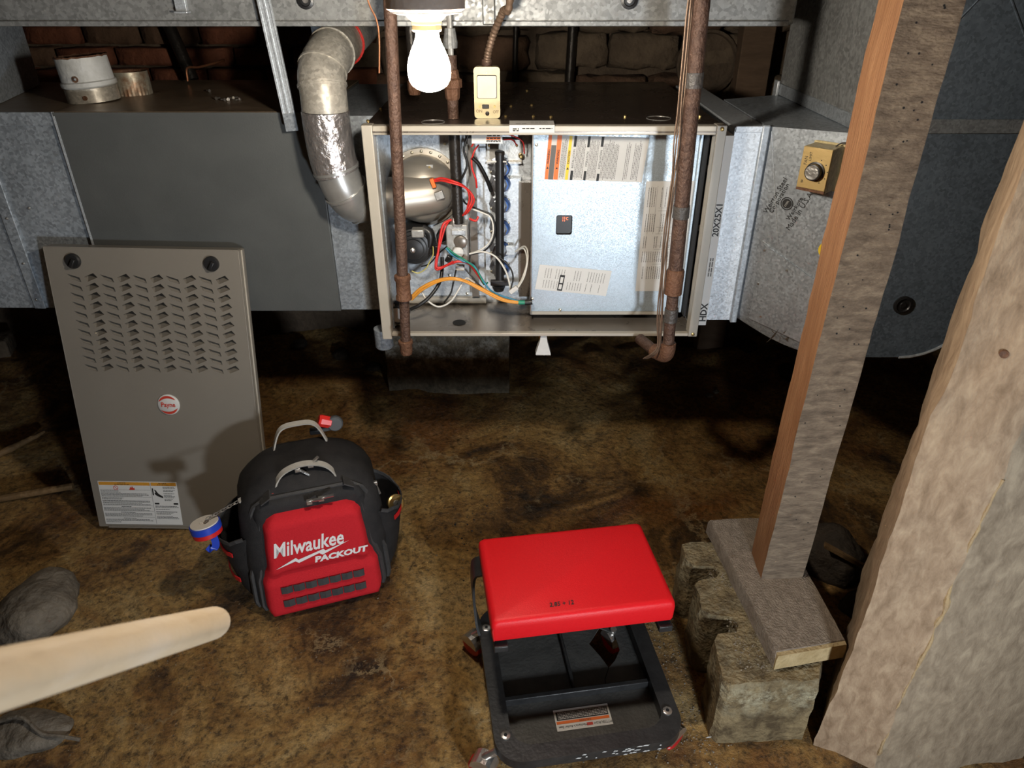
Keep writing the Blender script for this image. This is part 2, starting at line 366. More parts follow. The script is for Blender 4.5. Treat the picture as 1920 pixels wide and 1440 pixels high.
m_block = mossy('stained_concrete', (0.075, 0.050, 0.022), (0.26, 0.195, 0.10), 0.09, 0.23)
m_pier = mossy('damp_concrete', (0.075, 0.062, 0.042), (0.19, 0.155, 0.105), 0.08, 0.32, (0.50, 0.48, 0.42))

def floor_mat():
    m = bpy.data.materials.new('wet_stained_floor'); m.use_nodes = True
    nt = m.node_tree; L = nt.links.new; b = nt.nodes['Principled BSDF']
    tc = nt.nodes.new('ShaderNodeTexCoord')
    def N(scale, detail=6, rough=0.65, dist=0.5, off=(0, 0, 0)):
        mp = nt.nodes.new('ShaderNodeMapping'); mp.inputs['Location'].default_value = off; L(tc.outputs['Object'], mp.inputs[0])
        n = nt.nodes.new('ShaderNodeTexNoise'); n.inputs['Scale'].default_value = scale; n.inputs['Detail'].default_value = detail
        n.inputs['Roughness'].default_value = rough; n.inputs['Distortion'].default_value = dist; L(mp.outputs[0], n.inputs['Vector']); return n
    def R(src, stops):
        r = nt.nodes.new('ShaderNodeValToRGB'); L(src, r.inputs[0]); e = r.color_ramp.elements
        while len(e) < len(stops): e.new(0.5)
        for k, (p, c) in zip(e, stops): k.position = p; k.color = (*c, 1) if len(c) == 3 else (c[0], c[0], c[0], 1)
        return r
    def MX(f, a, c):
        x = nt.nodes.new('ShaderNodeMixRGB'); L(f, x.inputs[0]); L(a, x.inputs[1])
        if isinstance(c, tuple): x.inputs[2].default_value = (*c, 1)
        else: L(c, x.inputs[2])
        return x
    n1 = N(2.6, 9, 0.68, 0.8, (3.1, 1.7, 0))
    base = R(n1.outputs['Fac'], [(0.34, (0.035, 0.018, 0.006)), (0.41, (0.16, 0.078, 0.020)), (0.47, (0.36, 0.19, 0.052)), (0.55, (0.54, 0.325, 0.105)), (0.66, (0.66, 0.46, 0.20))])
    n2 = N(1.9, 6, 0.6, 0.6, (7.3, 4.2, 0)); rust = R(n2.outputs['Fac'], [(0.50, (0,)), (0.64, (0.8,))])
    x1 = MX(rust.outputs[0], base.outputs[0], (0.25, 0.085, 0.016))
    n3 = N(3.7, 8, 0.7, 0.9, (1.3, 9.2, 0)); dk = R(n3.outputs['Fac'], [(0.58, (0,)), (0.70, (0.85,))])
    x2 = MX(dk.outputs[0], x1.outputs[0], (0.045, 0.028, 0.015))
    n4 = N(62, 9, 0.8, 0.2, (0, 0, 0)); sp = R(n4.outputs['Fac'], [(0.38, (0.22,)), (0.50, (0.9,)), (0.64, (1.3,))])
    mu = nt.nodes.new('ShaderNodeMixRGB'); mu.blend_type = 'MULTIPLY'; mu.inputs[0].default_value = 1; L(x2.outputs[0], mu.inputs[1]); L(sp.outputs[0], mu.inputs[2])
    n5 = N(210, 2, 0.5, 0, (5, 5, 0)); pale = R(n5.outputs['Fac'], [(0.68, (0,)), (0.73, (0.8,))])
    x3 = MX(pale.outputs[0], mu.outputs[0], (0.36, 0.30, 0.21))
    mpv = nt.nodes.new('ShaderNodeMapping'); L(tc.outputs['Object'], mpv.inputs[0])
    nd = N(5, 6, 0.7, 0.0, (2, 2, 0)); av = nt.nodes.new('ShaderNodeMixRGB'); av.blend_type = 'ADD'; av.inputs[0].default_value = 0.35; L(mpv.outputs[0], av.inputs[1]); L(nd.outputs['Color'], av.inputs[2])
    vo = nt.nodes.new('ShaderNodeTexVoronoi'); vo.feature = 'DISTANCE_TO_EDGE'; vo.inputs['Scale'].default_value = 2.3; L(av.outputs[0], vo.inputs['Vector'])
    ce_ = R(vo.outputs['Distance'], [(0.0, (0.65,)), (0.022, (0,))]); nk = N(2.2, 4, 0.6, 0.2, (8, 1, 0)); kk = R(nk.outputs['Fac'], [(0.46, (0,)), (0.56, (1,))])
    mk = nt.nodes.new('ShaderNodeMath'); mk.operation = 'MULTIPLY'; L(ce_.outputs[0], mk.inputs[0]); L(kk.outputs[0], mk.inputs[1])
    x3 = MX(mk.outputs[0], x3.outputs[0], (0.60, 0.44, 0.22))
    L(x3.outputs[0], b.inputs['Base Color'])
    rr = nt.nodes.new('ShaderNodeMapRange'); rr.inputs['From Min'].default_value = 0.35; rr.inputs['From Max'].default_value = 0.65
    rr.inputs['To Min'].default_value = 0.62; rr.inputs['To Max'].default_value = 0.34; L(n2.outputs['Fac'], rr.inputs['Value']); L(rr.outputs[0], b.inputs['Roughness'])
    nb = N(38, 9, 0.72, 0.3); bp = nt.nodes.new('ShaderNodeBump'); bp.inputs['Strength'].default_value = 1.0; bp.inputs['Distance'].default_value = 0.022
    L(nb.outputs['Fac'], bp.inputs['Height']); L(bp.outputs[0], b.inputs['Normal'])
    return m
m_floor = floor_mat()

# ------------------------------------------------------------------ the setting
def fz(x, y):
    n = noise.noise(Vector((x*1.7, y*1.7, 0.3)))*0.006 + noise.noise(Vector((x*6, y*6, 1.3)))*0.0035 + noise.noise(Vector((x*17, y*17, 2.3)))*0.0026 + noise.noise(Vector((x*41, y*41, 4.3)))*0.0016
    k = min(1, max(0, (y-2.15)/0.7)); k = k*k*(3-2*k)
    n += k*(0.035 + 0.05*noise.noise(Vector((x*3.1, y*3.1, 5.0))) + 0.025*noise.noise(Vector((x*9, y*9, 7.0))))
    # cracked concrete lip running across
    yy = 1.83 + 0.05*noise.noise(Vector((x*4, 0, 9))); 
    if 0.0 < x < 0.95: n += 0.010*math.exp(-((y-yy)/0.016)**2)*(0.5+0.5*noise.noise(Vector((x*9, 3, 1))))
    return n - 0.005
mb = MB(); NX, NY = 430, 390; X0, X1, Y0, Y1 = -2.7, 2.5, -1.4, 3.3
for j in range(NY+1):
    for i in range(NX+1):
        x = X0+(X1-X0)*i/NX; y = Y0+(Y1-Y0)*j/NY; mb.v.append(Vector((x, y, fz(x, y))))
for j in range(NY):
    for i in range(NX):
        a = j*(NX+1)+i; mb.f.append([a, a+1, a+NX+2, a+NX+1]); mb.mi.append(0)
fl = mb.build('floor', m_floor, smooth=True, ang=180, recalc=False); struct(fl, 'wet brown stained dirt and concrete cellar floor')

wb = MB().mm((-2.7, 3.02, -0.1), (2.5, 3.15, 1.78)).build('wall_back', m_mortar); struct(wb, 'old brick and parged stone cellar wall behind the furnace')
def blob_box(sx, sy, sz, seed, amp=0.006, nsub=3):
    bm = bmesh.new(); bmesh.ops.create_cube(bm, size=1); bmesh.ops.subdivide_edges(bm, edges=bm.edges, cuts=nsub, use_grid_fill=True)
    for v in bm.verts:
        p = Vector((v.co.x*sx, v.co.y*sy, v.co.z*sz))
        q = Vector((abs(v.co.x)*2, abs(v.co.y)*2, abs(v.co.z)*2)); e = sorted([q.x, q.y, q.z])[1]
        sh = 1-0.06*max(0, e-0.6)/0.4
        d = noise.noise_vector(p*22 + Vector((seed*3.7, seed, 0)))*amp
        v.co = Vector((p.x*sh, p.y*sh, p.z*sh)) + d
    me = bpy.data.meshes.new('brick'); bm.to_mesh(me); bm.free()
    for p in me.polygons: p.use_smooth = True
    return me
bricks = []
for k in range(7):
    me = blob_box(0.205, 0.10, 0.062, k); me.materials.append([m_brick, m_brick, m_brick2, m_brick2, m_brick2, m_brick3, m_brick3][k]); bricks.append(me)
stones = []
for k in range(4):
    me = blob_box(0.27, 0.11, 0.12, k+20, 0.02, 4); me.materials.append(m_brick3 if k % 2 else m_brick2); stones.append(me)
def add_brick(me, x, z, y=2.985, name='brick', rz=0):
    o = bpy.data.objects.new(name, me); COL.objects.link(o); o.parent = wb; o.location = Vector((x, y, z)) - wb.location
    o.rotation_euler = (random.uniform(-.03, .03), random.uniform(-.03, .03)+rz, random.uniform(-.04, .04))
for r in range(8):
    z = 1.085 + r*0.074
    for c in range(8):
        x = -2.05 + c*0.22 + (0.11 if r % 2 else 0)
        if x > -0.55: continue
        add_brick(bricks[random.choice((0, 1, 0, 1, 2))], x, z, 2.985+random.uniform(-.008, .012))
for r in range(4):
    z = 1.11 + r*0.135; x = -0.48 + (0.12 if r % 2 else 0)
    while x < 1.02:
        add_brick(random.choice(stones), x, z+random.uniform(-.01, .01), 2.995+random.uniform(-.012, .014), 'stone'); x += random.uniform(0.26, 0.31)
for nm, x in (('wall_left', -2.65), ('wall_right', 2.45)):
    s_ = 1 if x > 0 else -1
    struct(MB().mm((x, -1.4, -0.1), (x+0.12*s_, 3.15, 1.78)).build(nm, m_brick3))
ce = MB().mm((-2.77, -1.4, 1.78), (2.57, 3.15, 1.82)).build('ceiling', m_joist); struct(ce, 'boarded ceiling on rough joists above the cellar')
for y in (-0.9, -0.45, 0.45, 0.75, 1.1, 1.55, 2.4, 2.8):
    o = MB().mm((-2.65, y-0.025, 1.57), (2.45, y+0.025, 1.78)).build('joist', m_joist, ce, world=True)

# ------------------------------------------------------------------ furnace
FX0, FX1, FZ0, FZ1, FY, FYB = -0.348, 0.498, 0.662, 1.202, 1.733, 2.50
fu = thing('furnace', 'open horizontal gas furnace with beige frame, control panel and exposed wiring', 'furnace', ((FX0+FX1)/2, 2.1, FZ0))
def P(mb, name, mat, parent=None, **k): return mb.build(name, mat, parent or fu, world=True, **k)
top = P(MB().mm((FX0, FY+0.004, FZ1-0.004), (FX1, FYB, FZ1)), 'top_panel', m_furn_top); lab(top, 'glossy dark brown sheet metal top')
P(MB().mm((FX0, FY+0.004, FZ0+0.004), (FX0+0.003, FYB, FZ1-0.004)), 'left_side', m_beige)
P(MB().mm((FX1-0.003, FY+0.004, FZ0+0.004), (FX1, FYB, FZ1-0.004)), 'right_side', m_beige)
P(MB().mm((FX0+0.003, FYB-0.003, FZ0+0.004), (FX1-0.003, FYB, FZ1-0.004)), 'back_panel', m_furn_top)
hole = W(861, 603, 1.80); hx, hy = hole.x, 1.80
pan = PLATE([[(FX0, FY+.004), (FX1, FY+.004), (FX1, FYB), (FX0, FYB)], circ(hx, hy, 0.0175)], 0.003, lambda a, b, c: (a, b, FZ0+0.0025+c), 'bottom_pan', m_pan, fu, world=True)
lab(pan, 'grey brown bottom pan with round knockout hole')
mb = MB(); mb.lathe([(0.017, 0.0042), (0.0185, 0.0045), (0.0185, 0.0055), (0.016, 0.0055)], (hx, hy, FZ0), n=20); P(mb, 'grommet', m_blackmat, pan)
# beige front frame rails
P(MB().mm((FX0-0.004, FY-0.004, FZ0-0.012), (FX0+0.022, FY+0.03, FZ1+0.004)), 'frame_rail', m_beige, bevel=0.002)
P(MB().mm((FX1-0.020, FY-0.004, FZ0-0.004), (FX1+0.004, FY+0.03, FZ1+0.004)), 'frame_rail', m_beige, bevel=0.002)
tr = P(MB().mm((FX0+0.022, FY-0.003, FZ1-0.018), (FX1-0.02, FY+0.02, FZ1+0.003)), 'frame_rail', m_beige, bevel=0.002)
P(MB().mm((FX0+0.022, FY-0.0045, FZ1-0.013), (FX1-0.02, FY-0.0035, FZ1-0.009)), 'rail_groove', m_pan, tr)
P(MB().mm((FX0+0.022, FY-0.003, FZ0-0.003), (FX1-0.02, FY+0.012, FZ0+0.006)), 'frame_rail', m_beige, bevel=0.0015)
# vestibule sheet behind the burners, and its flanged edges
VY = 1.945
P(MB().mm((FX0+0.003, VY, FZ0+0.004), (0.05, VY+0.003, FZ1-0.004)), 'vestibule_panel', m_galv_bright)
P(MB().mm((0.05, 1.80, FZ0+0.03), (0.053, VY, FZ1-0.004)), 'divider', m_pan)
P(MB().mm((FX0+0.003, VY-0.018, FZ0+0.006), (-0.075, VY-0.003, FZ0+0.024)), 'bottom_flange', m_beige, bevel=0.002)
for a, b in (((876, 262, 1.90), (898, 560, 1.90)), ((974, 345, 1.90), (996, 560, 1.90))):
    p, q = W(*a), W(*b); P(MB().mm((p.x, VY-0.03, q.z), (q.x, VY-0.003, p.z)), 'dark_channel', m_pan)
# inner left channel
P(MB().mm((FX0+0.022, FY+0.03, FZ0+0.006), (FX0+0.026, VY-0.002, FZ1-0.006)), 'inner_channel', m_galv)

# inducer
ic = W(795, 350, VY)
ind = P(MB().lathe([(0.104, 0.0), (0.104, 0.008), (0.089, 0.010), (0.089, 0.034), (0.083, 0.052), (0.064, 0.076), (0.034, 0.090), (0.002, 0.093)], (ic.x, VY-0.003, ic.z), (0, -1, 0), 40), 'inducer_housing', m_inducer, smooth=True)
lab(ind, 'round stainless draft inducer housing with elbow outlet')
lo1 = W(700, 372, 1.855)
P(MB().tube(spline([(FX0+0.004, 1.862, lo1.z), (FX0+0.05, 1.862, lo1.z), (ic.x-0.03, 1.868, lo1.z+0.001), (ic.x+0.03, 1.885, lo1.z+0.006), (ic.x+0.066, 1.91, lo1.z+0.018)], 6), [0.053]*19+[0.051, 0.049, 0.045, 0.039, 0.031, 0.017], 28), 'outlet_elbow', m_inducer, ind, smooth=True, ang=60)
P(MB().tube([(FX0+0.046, 1.862, lo1.z), (FX0+0.056, 1.862, lo1.z)], 0.0545, 28), 'outlet_seam', m_flue_shiny, ind, smooth=True)
for k in range(11):
    a = math.radians(150-k*15); 
    P(MB().lathe([(0.0042, 0), (0.0042, 0.002), (0.001, 0.004)], (ic.x+0.0965*math.cos(a), VY-0.0115, ic.z+0.0965*math.sin(a)), (0, -1, 0), 8), 'rivet', m_screw, ind, smooth=True)
tb = W(806, 312, 1.885); P(MB().box((tb.x, 1.880, tb.z), (0.017, 0.003, 0.011)), 'clip_tab', m_grey_metal, ind); P(MB().lathe([(0.003, 0), (0.003, 0.003)], (tb.x, 1.878, tb.z), (0, -1, 0), 10), 'screw', m_brass, ind)
ls = W(824, 366, 1.83); R_ = Matrix.Rotation(math.radians(-18), 3, 'Y')
lim = P(MB().box((ls.x, 1.832, ls.z), (0.022, 0.014, 0.020), R_), 'limit_switch', m_grey_metal, bevel=0.001)
lc = W(812, 343, 1.83); P(MB().box((lc.x, 1.83, lc.z), (0.010, 0.012, 0.024), R_), 'orange_connector', m_orange, lim, bevel=0.001)
# inducer motor
mc = W(775, 466, 1.86)
mot = P(MB().lathe([(0.054, 0.085), (0.056, 0.055), (0.056, 0.03), (0.050, 0.018), (0.050, 0.014), (0.045, 0.012), (0.045, 0.006), (0.036, 0.004), (0.036, -0.002), (0.028, -0.004), (0.028, -0.010), (0.018, -0.012), (0.010, -0.013)], (mc.x, 1.86, mc.z), (0, 1, 0), 36), 'inducer_motor', m_black, smooth=True, ang=30)
lab(mot, 'black finned inducer motor')
for rr, h in ((0.046, 0.011), (0.037, 0.003), (0.029, -0.005)):
    P(MB().lathe([(rr, h-0.001), (rr+0.0012, h-0.002), (rr+0.0012, h+0.001)], (mc.x, 1.86, mc.z), (0, 1, 0), 36, cap=False), 'motor_fin', m_greyplastic, mot, smooth=True)
P(MB().lathe([(0.008, -0.012), (0.007, -0.018), (0.003, -0.020), (0.001, -0.021)], (mc.x, 1.86, mc.z), (0, 1, 0), 16), 'hub', m_chrome, mot, smooth=True)
p1 = W(788, 436, 1.86); P(MB().box((p1.x-0.006, 1.862, p1.z), (0.034, 0.03, 0.022)), 'motor_bracket', m_grey_metal, mot, bevel=0.003)
p1 = W(803, 445, 1.87); P(MB().tube(spline([W(792, 428, 1.88), W(806, 438, 1.875), W(806, 462, 1.875)], 5), 0.012, 10), 'bracket_arm', m_black, mot, smooth=True)
P(MB().tube(spline([W(742, 420, 1.9), W(728, 440, 1.9), W(720, 478, 1.9)], 5), 0.012, 10), 'bracket_arm', m_grey_metal, mot, smooth=True)
p1 = W(818, 470, 1.90); P(MB().box((p1.x, 1.91, p1.z), (0.018, 0.03, 0.03)), 'capacitor', m_black, mot, bevel=0.003)
p1 = W(828, 448, 1.88); P(MB().lathe([(0.016, 0.03), (0.017, 0.0), (0.013, -0.006)], (p1.x, 1.90, p1.z), (0, 1, 0), 20), 'pressure_port', m_black, mot, smooth=True)
# gas pipe inside, valve
gx = W(850, 225, 1.834).x
P(MB().tube([(gx, 1.838, FZ1-0.001), (gx+0.002, 1.838, W(850, 418, 1.838).z)], 0.0145, 16), 'gas_pipe', m_blackiron, smooth=True)
v0, v1 = W(836, 418, 1.85), W(879, 486, 1.85)
val = P(MB().mm((v0.x, 1.835, v1.z), (v1.x, 1.885, v0.z)), 'gas_valve', m_grey_metal, bevel=0.003); lab(val, 'cast grey gas valve')
p1 = W(858, 412, 1.85); P(MB().lathe([(0.019, -0.012), (0.021, 0), (0.018, 0.012)], (p1.x, 1.845, p1.z), (0, 0, 1), 6), 'pipe_union', m_grey_metal, val)
p1 = W(860, 434, 1.84); P(MB().box((p1.x, 1.832, p1.z), (0.036, 0.006, 0.012)), 'bracket', m_galv_bright, val, bevel=0.001)
p1 = W(864, 452, 1.84); P(MB().lathe([(0.018, 0), (0.017, -0.008), (0.012, -0.010)], (p1.x, 1.835, p1.z), (0, 1, 0), 20), 'solenoid', m_pan, val, smooth=True)
p1 = W(860, 470, 1.84); P(MB().lathe([(0.015, 0), (0.0145, -0.010), (0.011, -0.013), (0.002, -0.014)], (p1.x, 1.835, p1.z), (0, 1, 0), 20), 'valve_dial', m_whiteplastic, val, smooth=True)
p1 = W(842, 483, 1.84); sw = P(MB().box((p1.x, 1.829, p1.z), (0.016, 0.012, 0.018), Matrix.Rotation(math.radians(30), 3, 'Y')), 'valve_switch', m_black, val, bevel=0.002)
p1 = W(863, 500, 1.85); P(MB().box((p1.x, 1.845, p1.z), (0.024, 0.02, 0.014)), 'terminal_block', m_whiteplastic, val, bevel=0.002)
# burner assembly
b0, b1 = W(908, 335, 1.925), W(976, 548, 1.925)
bx = P(MB().mm((b0.x, 1.925, b1.z), (b1.x, VY-0.002, b0.z)), 'burner_plate', m_galv_bright); lab(bx, 'bright plate with a column of gas burners')
for i, py in enumerate((318, 347, 387, 431, 471, 506)):
    c = W(937, py, 1.90)
    bu = P(MB().lathe([(0.030, 0.022), (0.030, 0.018), (0.022, 0.016), (0.021, -0.006), (0.015, -0.008)], (c.x, 1.905, c.z), (0, 1, 0), 8), 'burner', m_burner, bx)
    P(MB().lathe([(0.0215, 0.015), (0.0215, 0.013), (0.016, 0.0005)], (c.x+0.0075, 1.900, c.z), (0, 1, 0), 20), 'venturi_throat', m_blueg, bu, smooth=True)
    for s_ in (-1, 1):
        P(MB().lathe([(0.003, 0), (0.003, -0.003), (0.001, -0.004)], (c.x+s_*0.0245, 1.922, c.z+0.012*s_), (0, 1, 0), 8), 'screw', m_screw, bu)
mt_, mbm = W(937, 287, 1.865), W(937, 530, 1.865)
man = P(MB().tube([(mt_.x, 1.868, mt_.z), (mbm.x, 1.868, mbm.z)], 0.0118, 18), 'gas_manifold', m_black, smooth=True); lab(man, 'black vertical gas manifold tube')
P(MB().lathe([(0.013, 0), (0.013, 0.006), (0.011, 0.008)], (mt_.x, 1.868, mt_.z-0.004), (0, 0, 1), 18), 'end_cap', m_blackiron, man, smooth=True)
p1 = W(930, 304, 1.86); P(MB().tube([W(911, 306, 1.875), W(912, 303, 1.862), W(949, 303, 1.862), W(950, 308, 1.875)], 0.0022, 8), 'manifold_clip', m_wwht, man)
p1 = W(937, 533, 1.85); P(MB().box((p1.x, 1.862, p1.z), (0.052, 0.012, 0.016)), 'manifold_bracket', m_black, man, bevel=0.002)
p1 = W(935, 545, 1.87); P(MB().lathe([(0.019, 0), (0.014, -0.012), (0.004, -0.014)], (p1.x, 1.872, p1.z+0.012), (0, 0, 1), 16), 'inlet_boot', m_black, man, smooth=True)
p0, p1 = W(913, 262, 1.93), W(978, 303, 1.93)
hb = P(MB().mm((p0.x, 1.928, p1.z), (p1.x, VY-0.002, p0.z)), 'rollout_bracket', m_grey_metal); P(MB().mm((p0.x, 1.915, p1.z-0.002), (p1.x, 1.93, p1.z+0.002)), 'bracket_lip', m_grey_metal, hb)
for px in (917, 969):
    q = W(px, 273, 1.926); P(MB().lathe([(0.0035, 0), (0.0035, -0.003), (0.001, -0.004)], (q.x, 1.928, q.z), (0, 1, 0), 8), 'screw', m_brass, hb)
q = W(977, 293, 1.92); P(MB().lathe([(0.007, 0), (0.006, -0.008), (0.003, -0.012)], (q.x, 1.926, q.z), (0, 1, 0), 12), 'rollout_switch', m_brass, hb)
p0, p1 = W(884, 251, 1.80), W(942, 269, 1.80)
wl = P(MB().mm((p0.x, 1.80, p1.z), (p1.x, 1.803, p0.z)), 'warning_tag', m_white); lab(wl, 'small white warning tag with orange band')
o_ = Vector((p0.x, 1.80, p1.z)); ww, hh = p1.x-p0.x, p0.z-p1.z
RECT(o_, (1, 0, 0), (0, 0, 1), [(ww*0.48, ww*0.94, hh*0.38, hh*0.68)], wl, m_orange, world=True)
PRINT(o_, (1, 0, 0), (0, 0, 1), [(ww*0.5, ww*0.92, hh*0.84, 0.0035), (ww*0.5, ww*0.92, hh*0.53, 0.003), (ww*0.48, ww*0.94, hh*0.2, 0.002), (ww*0.48, ww*0.94, hh*0.3, 0.002)], wl, m_ink, world=True)
# flame sensor bracket lower right of burners
p1 = W(957, 470, 1.90); P(MB().box((p1.x, 1.905, p1.z), (0.026, 0.01, 0.026)), 'igniter_bracket', m_galv_bright, bx, bevel=0.001)
# screws on vestibule sheet
for px, py in ((722, 268), (834, 269), (810, 436), (866, 387), (735, 550), (876, 550), (843, 516), (966, 349), (964, 392), (963, 435), (741, 516)):
    q = W(px, py, VY-0.001); P(MB().lathe([(0.0042, 0), (0.004, -0.003), (0.001, -0.004)], (q.x, VY-0.001, q.z), (0, 1, 0), 8), 'screw', m_screw, smooth=True)
# pressure switch low left
q = W(746, 592, 1.77); psx = P(MB().lathe([(0.031, 0.03), (0.031, 0.006), (0.028, 0.0), (0.004, -0.001)], (q.x, 1.77, q.z+0.002), (0, 1, 0), 28), 'pressure_switch', m_black, smooth=True, ang=30); lab(psx, 'round black pressure switch with white face')
P(MB().lathe([(0.021, -0.0008), (0.021, -0.0022), (0.001, -0.0024)], (q.x-0.002, 1.77, q.z+0.002), (0, 1, 0), 24), 'dial_face', m_whiteplastic, psx, smooth=True)
P(MB().box((q.x-0.006, 1.79, FZ0+0.012), (0.05, 0.02, 0.016)), 'switch_foot', m_cream, psx, bevel=0.002)
for k in range(10):
    a = k*2*math.pi/10; P(MB().box((q.x+0.0305*math.cos(a), 1.771, q.z+0.002+0.0305*math.sin(a)), (0.005, 0.006, 0.005)), 'rim_clip', m_grey_metal, psx)
# wiring
def wire(pts, r, mat, name='wire'):
    return P(MB().tube(spline([W(*p) for p in pts], 6), r, 7), name, mat, smooth=True, ang=80)
wire([(812, 338, 1.83), (828, 334, 1.82), (850, 340, 1.805), (868, 348, 1.81), (882, 362, 1.82), (884, 378, 1.82), (874, 396, 1.82), (868, 404, 1.83)], 0.0028, m_wred)
wire([(814, 340, 1.83), (834, 339, 1.815), (858, 346, 1.80), (878, 356, 1.81), (889, 375, 1.815), (880, 394, 1.82), (872, 402, 1.83)], 0.0026, m_wred)
wire([(818, 337, 1.825), (842, 342, 1.80), (872, 352, 1.80), (880, 370, 1.81), (876, 390, 1.815)], 0.0022, m_wred)
wire([(880, 410, 1.83), (892, 414, 1.825), (897, 406, 1.83)], 0.003, m_wred)
wire([(846, 412, 1.835), (832, 420, 1.825), (826, 440, 1.82), (822, 470, 1.81), (818, 498, 1.80), (826, 502, 1.80), (846, 494, 1.80), (862, 490, 1.80), (880, 495, 1.81), (896, 515, 1.82), (908, 533, 1.825)], 0.0036, m_wred)
wire([(842, 414, 1.835), (834, 428, 1.82), (825, 460, 1.815), (817, 490, 1.80), (820, 506, 1.80), (850, 490, 1.795)], 0.0026, m_wred)
wire([(884, 275, 1.85), (890, 266, 1.86), (896, 262, 1.86)], 0.002, m_wred); wire([(885, 296, 1.84), (890, 282, 1.84), (897, 272, 1.86)], 0.002, m_wred)
wire([(884, 296, 1.84), (885, 315, 1.84), (892, 336, 1.84), (894, 352, 1.85)], 0.0026, m_wred)
wire([(942, 252, 1.88), (960, 254, 1.88), (980, 266, 1.88), (983, 288, 1.90)], 0.0018, m_wred); wire([(944, 262, 1.88), (960, 262, 1.89), (969, 272, 1.91)], 0.0018, m_wred)
wire([(878, 252, 1.82), (870, 280, 1.82), (876, 306, 1.82), (870, 326, 1.82), (862, 340, 1.825)], 0.003, m_wblk)
wire([(862, 340, 1.825), (862, 362, 1.84), (874, 382, 1.85), (900, 394, 1.85), (922, 404, 1.845), (928, 428, 1.84), (924, 452, 1.84), (908, 470, 1.84), (886, 476, 1.84)], 0.0026, m_wblk)
wire([(886, 296, 1.835), (898, 308, 1.84), (912, 334, 1.85), (921, 358, 1.87)], 0.0052, m_wblk, 'sleeved_cable')
wire([(880, 390, 1.84), (902, 398, 1.84), (920, 408, 1.84), (925, 432, 1.835), (918, 454, 1.835), (902, 468, 1.835), (880, 476, 1.84)], 0.0024, m_wwht)
wire([(880, 476, 1.835), (905, 472, 1.83), (930, 482, 1.82), (948, 508, 1.81), (956, 535, 1.80), (958, 548, 1.79)], 0.0026, m_wwht)
wire([(880, 478, 1.835), (908, 473, 1.83), (935, 482, 1.825), (955, 500, 1.81), (962, 520, 1.80), (957, 545, 1.79)], 0.0022, m_wblk)
wire([(968, 470, 1.90), (984, 462, 1.87), (990, 480, 1.84), (984, 515, 1.82), (974, 535, 1.80), (966, 545, 1.79)], 0.0024, m_wwht)
wire([(966, 472, 1.90), (982, 466, 1.87), (988, 490, 1.84), (980, 520, 1.82), (970, 538, 1.80)], 0.0022, m_wwht)
cn = W(963, 543, 1.79); P(MB().box(cn, (0.026, 0.01, 0.012), Matrix.Rotation(math.radians(-38), 3, 'Y')), 'plug_connector', m_whiteplastic, bevel=0.001)
wire([(770, 558, 1.80), (790, 540, 1.79), (820, 526, 1.78), (850, 522, 1.77), (880, 530, 1.77), (910, 545, 1.775), (945, 562, 1.78), (975, 567, 1.785)], 0.0044, m_worg)
wire([(772, 562, 1.80), (795, 542, 1.785), (830, 526, 1.775), (865, 526, 1.765), (900, 543, 1.77), (940, 563, 1.775), (975, 569, 1.785)], 0.003, m_worg)
wire([(836, 466, 1.83), (848, 478, 1.82), (864, 488, 1.80), (888, 498, 1.80), (905, 525, 1.80), (925, 548, 1.79), (975, 566, 1.785)], 0.0026, m_wblu)
wire([(838, 464, 1.83), (852, 476, 1.82), (872, 488, 1.795), (892, 504, 1.80), (908, 532, 1.80), (914, 530, 1.82)], 0.0024, m_wgrn)
wire([(812, 462, 1.86), (812, 478, 1.85), (806, 490, 1.85), (798, 504, 1.85), (784, 512, 1.85), (772, 508, 1.85)], 0.0016, m_wyel)
wire([(829, 482, 1.83), (829, 505, 1.82), (824, 530, 1.80), (806, 556, 1.78), (786, 572, 1.77), (770, 580, 1.77)], 0.005, m_wblk, 'sleeved_cable')
wire([(855, 506, 1.82), (850, 530, 1.81), (845, 550, 1.80), (832, 568, 1.79)], 0.0024, m_wblk)
wire([(790, 544, 1.80), (800, 562, 1.785), (822, 575, 1.775), (845, 565, 1.775), (862, 540, 1.78), (874, 522, 1.79), (890, 530, 1.79)], 0.0026, m_wwht)
wire([(872, 504, 1.82), (886, 520, 1.81), (900, 535, 1.80), (912, 545, 1.80)], 0.0022, m_wblk)
wire([(780, 440, 1.90), (795, 425, 1.90), (812, 440, 1.90), (820, 465, 1.90)], 0.0016, m_blackiron)
wire([(790, 500, 1.86), (806, 494, 1.86), (822, 476, 1.86), (838, 462, 1.85)], 0.002, m_wblk)
wire([(972, 567, 1.785), (985, 567, 1.785), (994, 566, 1.785)], 0.0062, m_wgrn, 'cable_bushing')
wire([(984, 567, 1.785), (990, 567, 1.785), (998, 566, 1.785)], 0.0075, m_wblk, 'cable_bushing')

# control access panel (blower door)
PY = 1.815
q0, q1 = W(999, 255, PY), W(1284, 583, PY)
pz0, pz1 = FZ0+0.034, FZ1-0.006; px0, px1 = 0.0515, 0.462
dw0, dw1 = W(1043, 403, PY), W(1072, 440, PY)
cp = PLATE([[(px0, pz0), (px1, pz0), (px1, pz1), (px0, pz1)], rrect(dw0.x, dw1.x, dw1.z, dw0.z, 0.006)], 0.003, lambda a, b, c: (a, PY+c, b), 'control_panel', m_panel, fu, world=True)
lab(cp, 'shiny bluish metal access panel with printed labels and display window')
P(MB().mm((px0, PY, pz0-0.012), (px1, PY+0.014, pz0)), 'panel_hem', m_beige, cp, bevel=0.001)
P(MB().mm((px0, PY+0.0015, pz0), (px0+0.003, VY-0.004, pz1)), 'panel_return', m_pan, cp)
P(MB().mm((px0+0.01, PY+0.05, FZ0+0.006), (px1, PY+0.053, pz0)), 'lower_skirt', m_pan, cp)
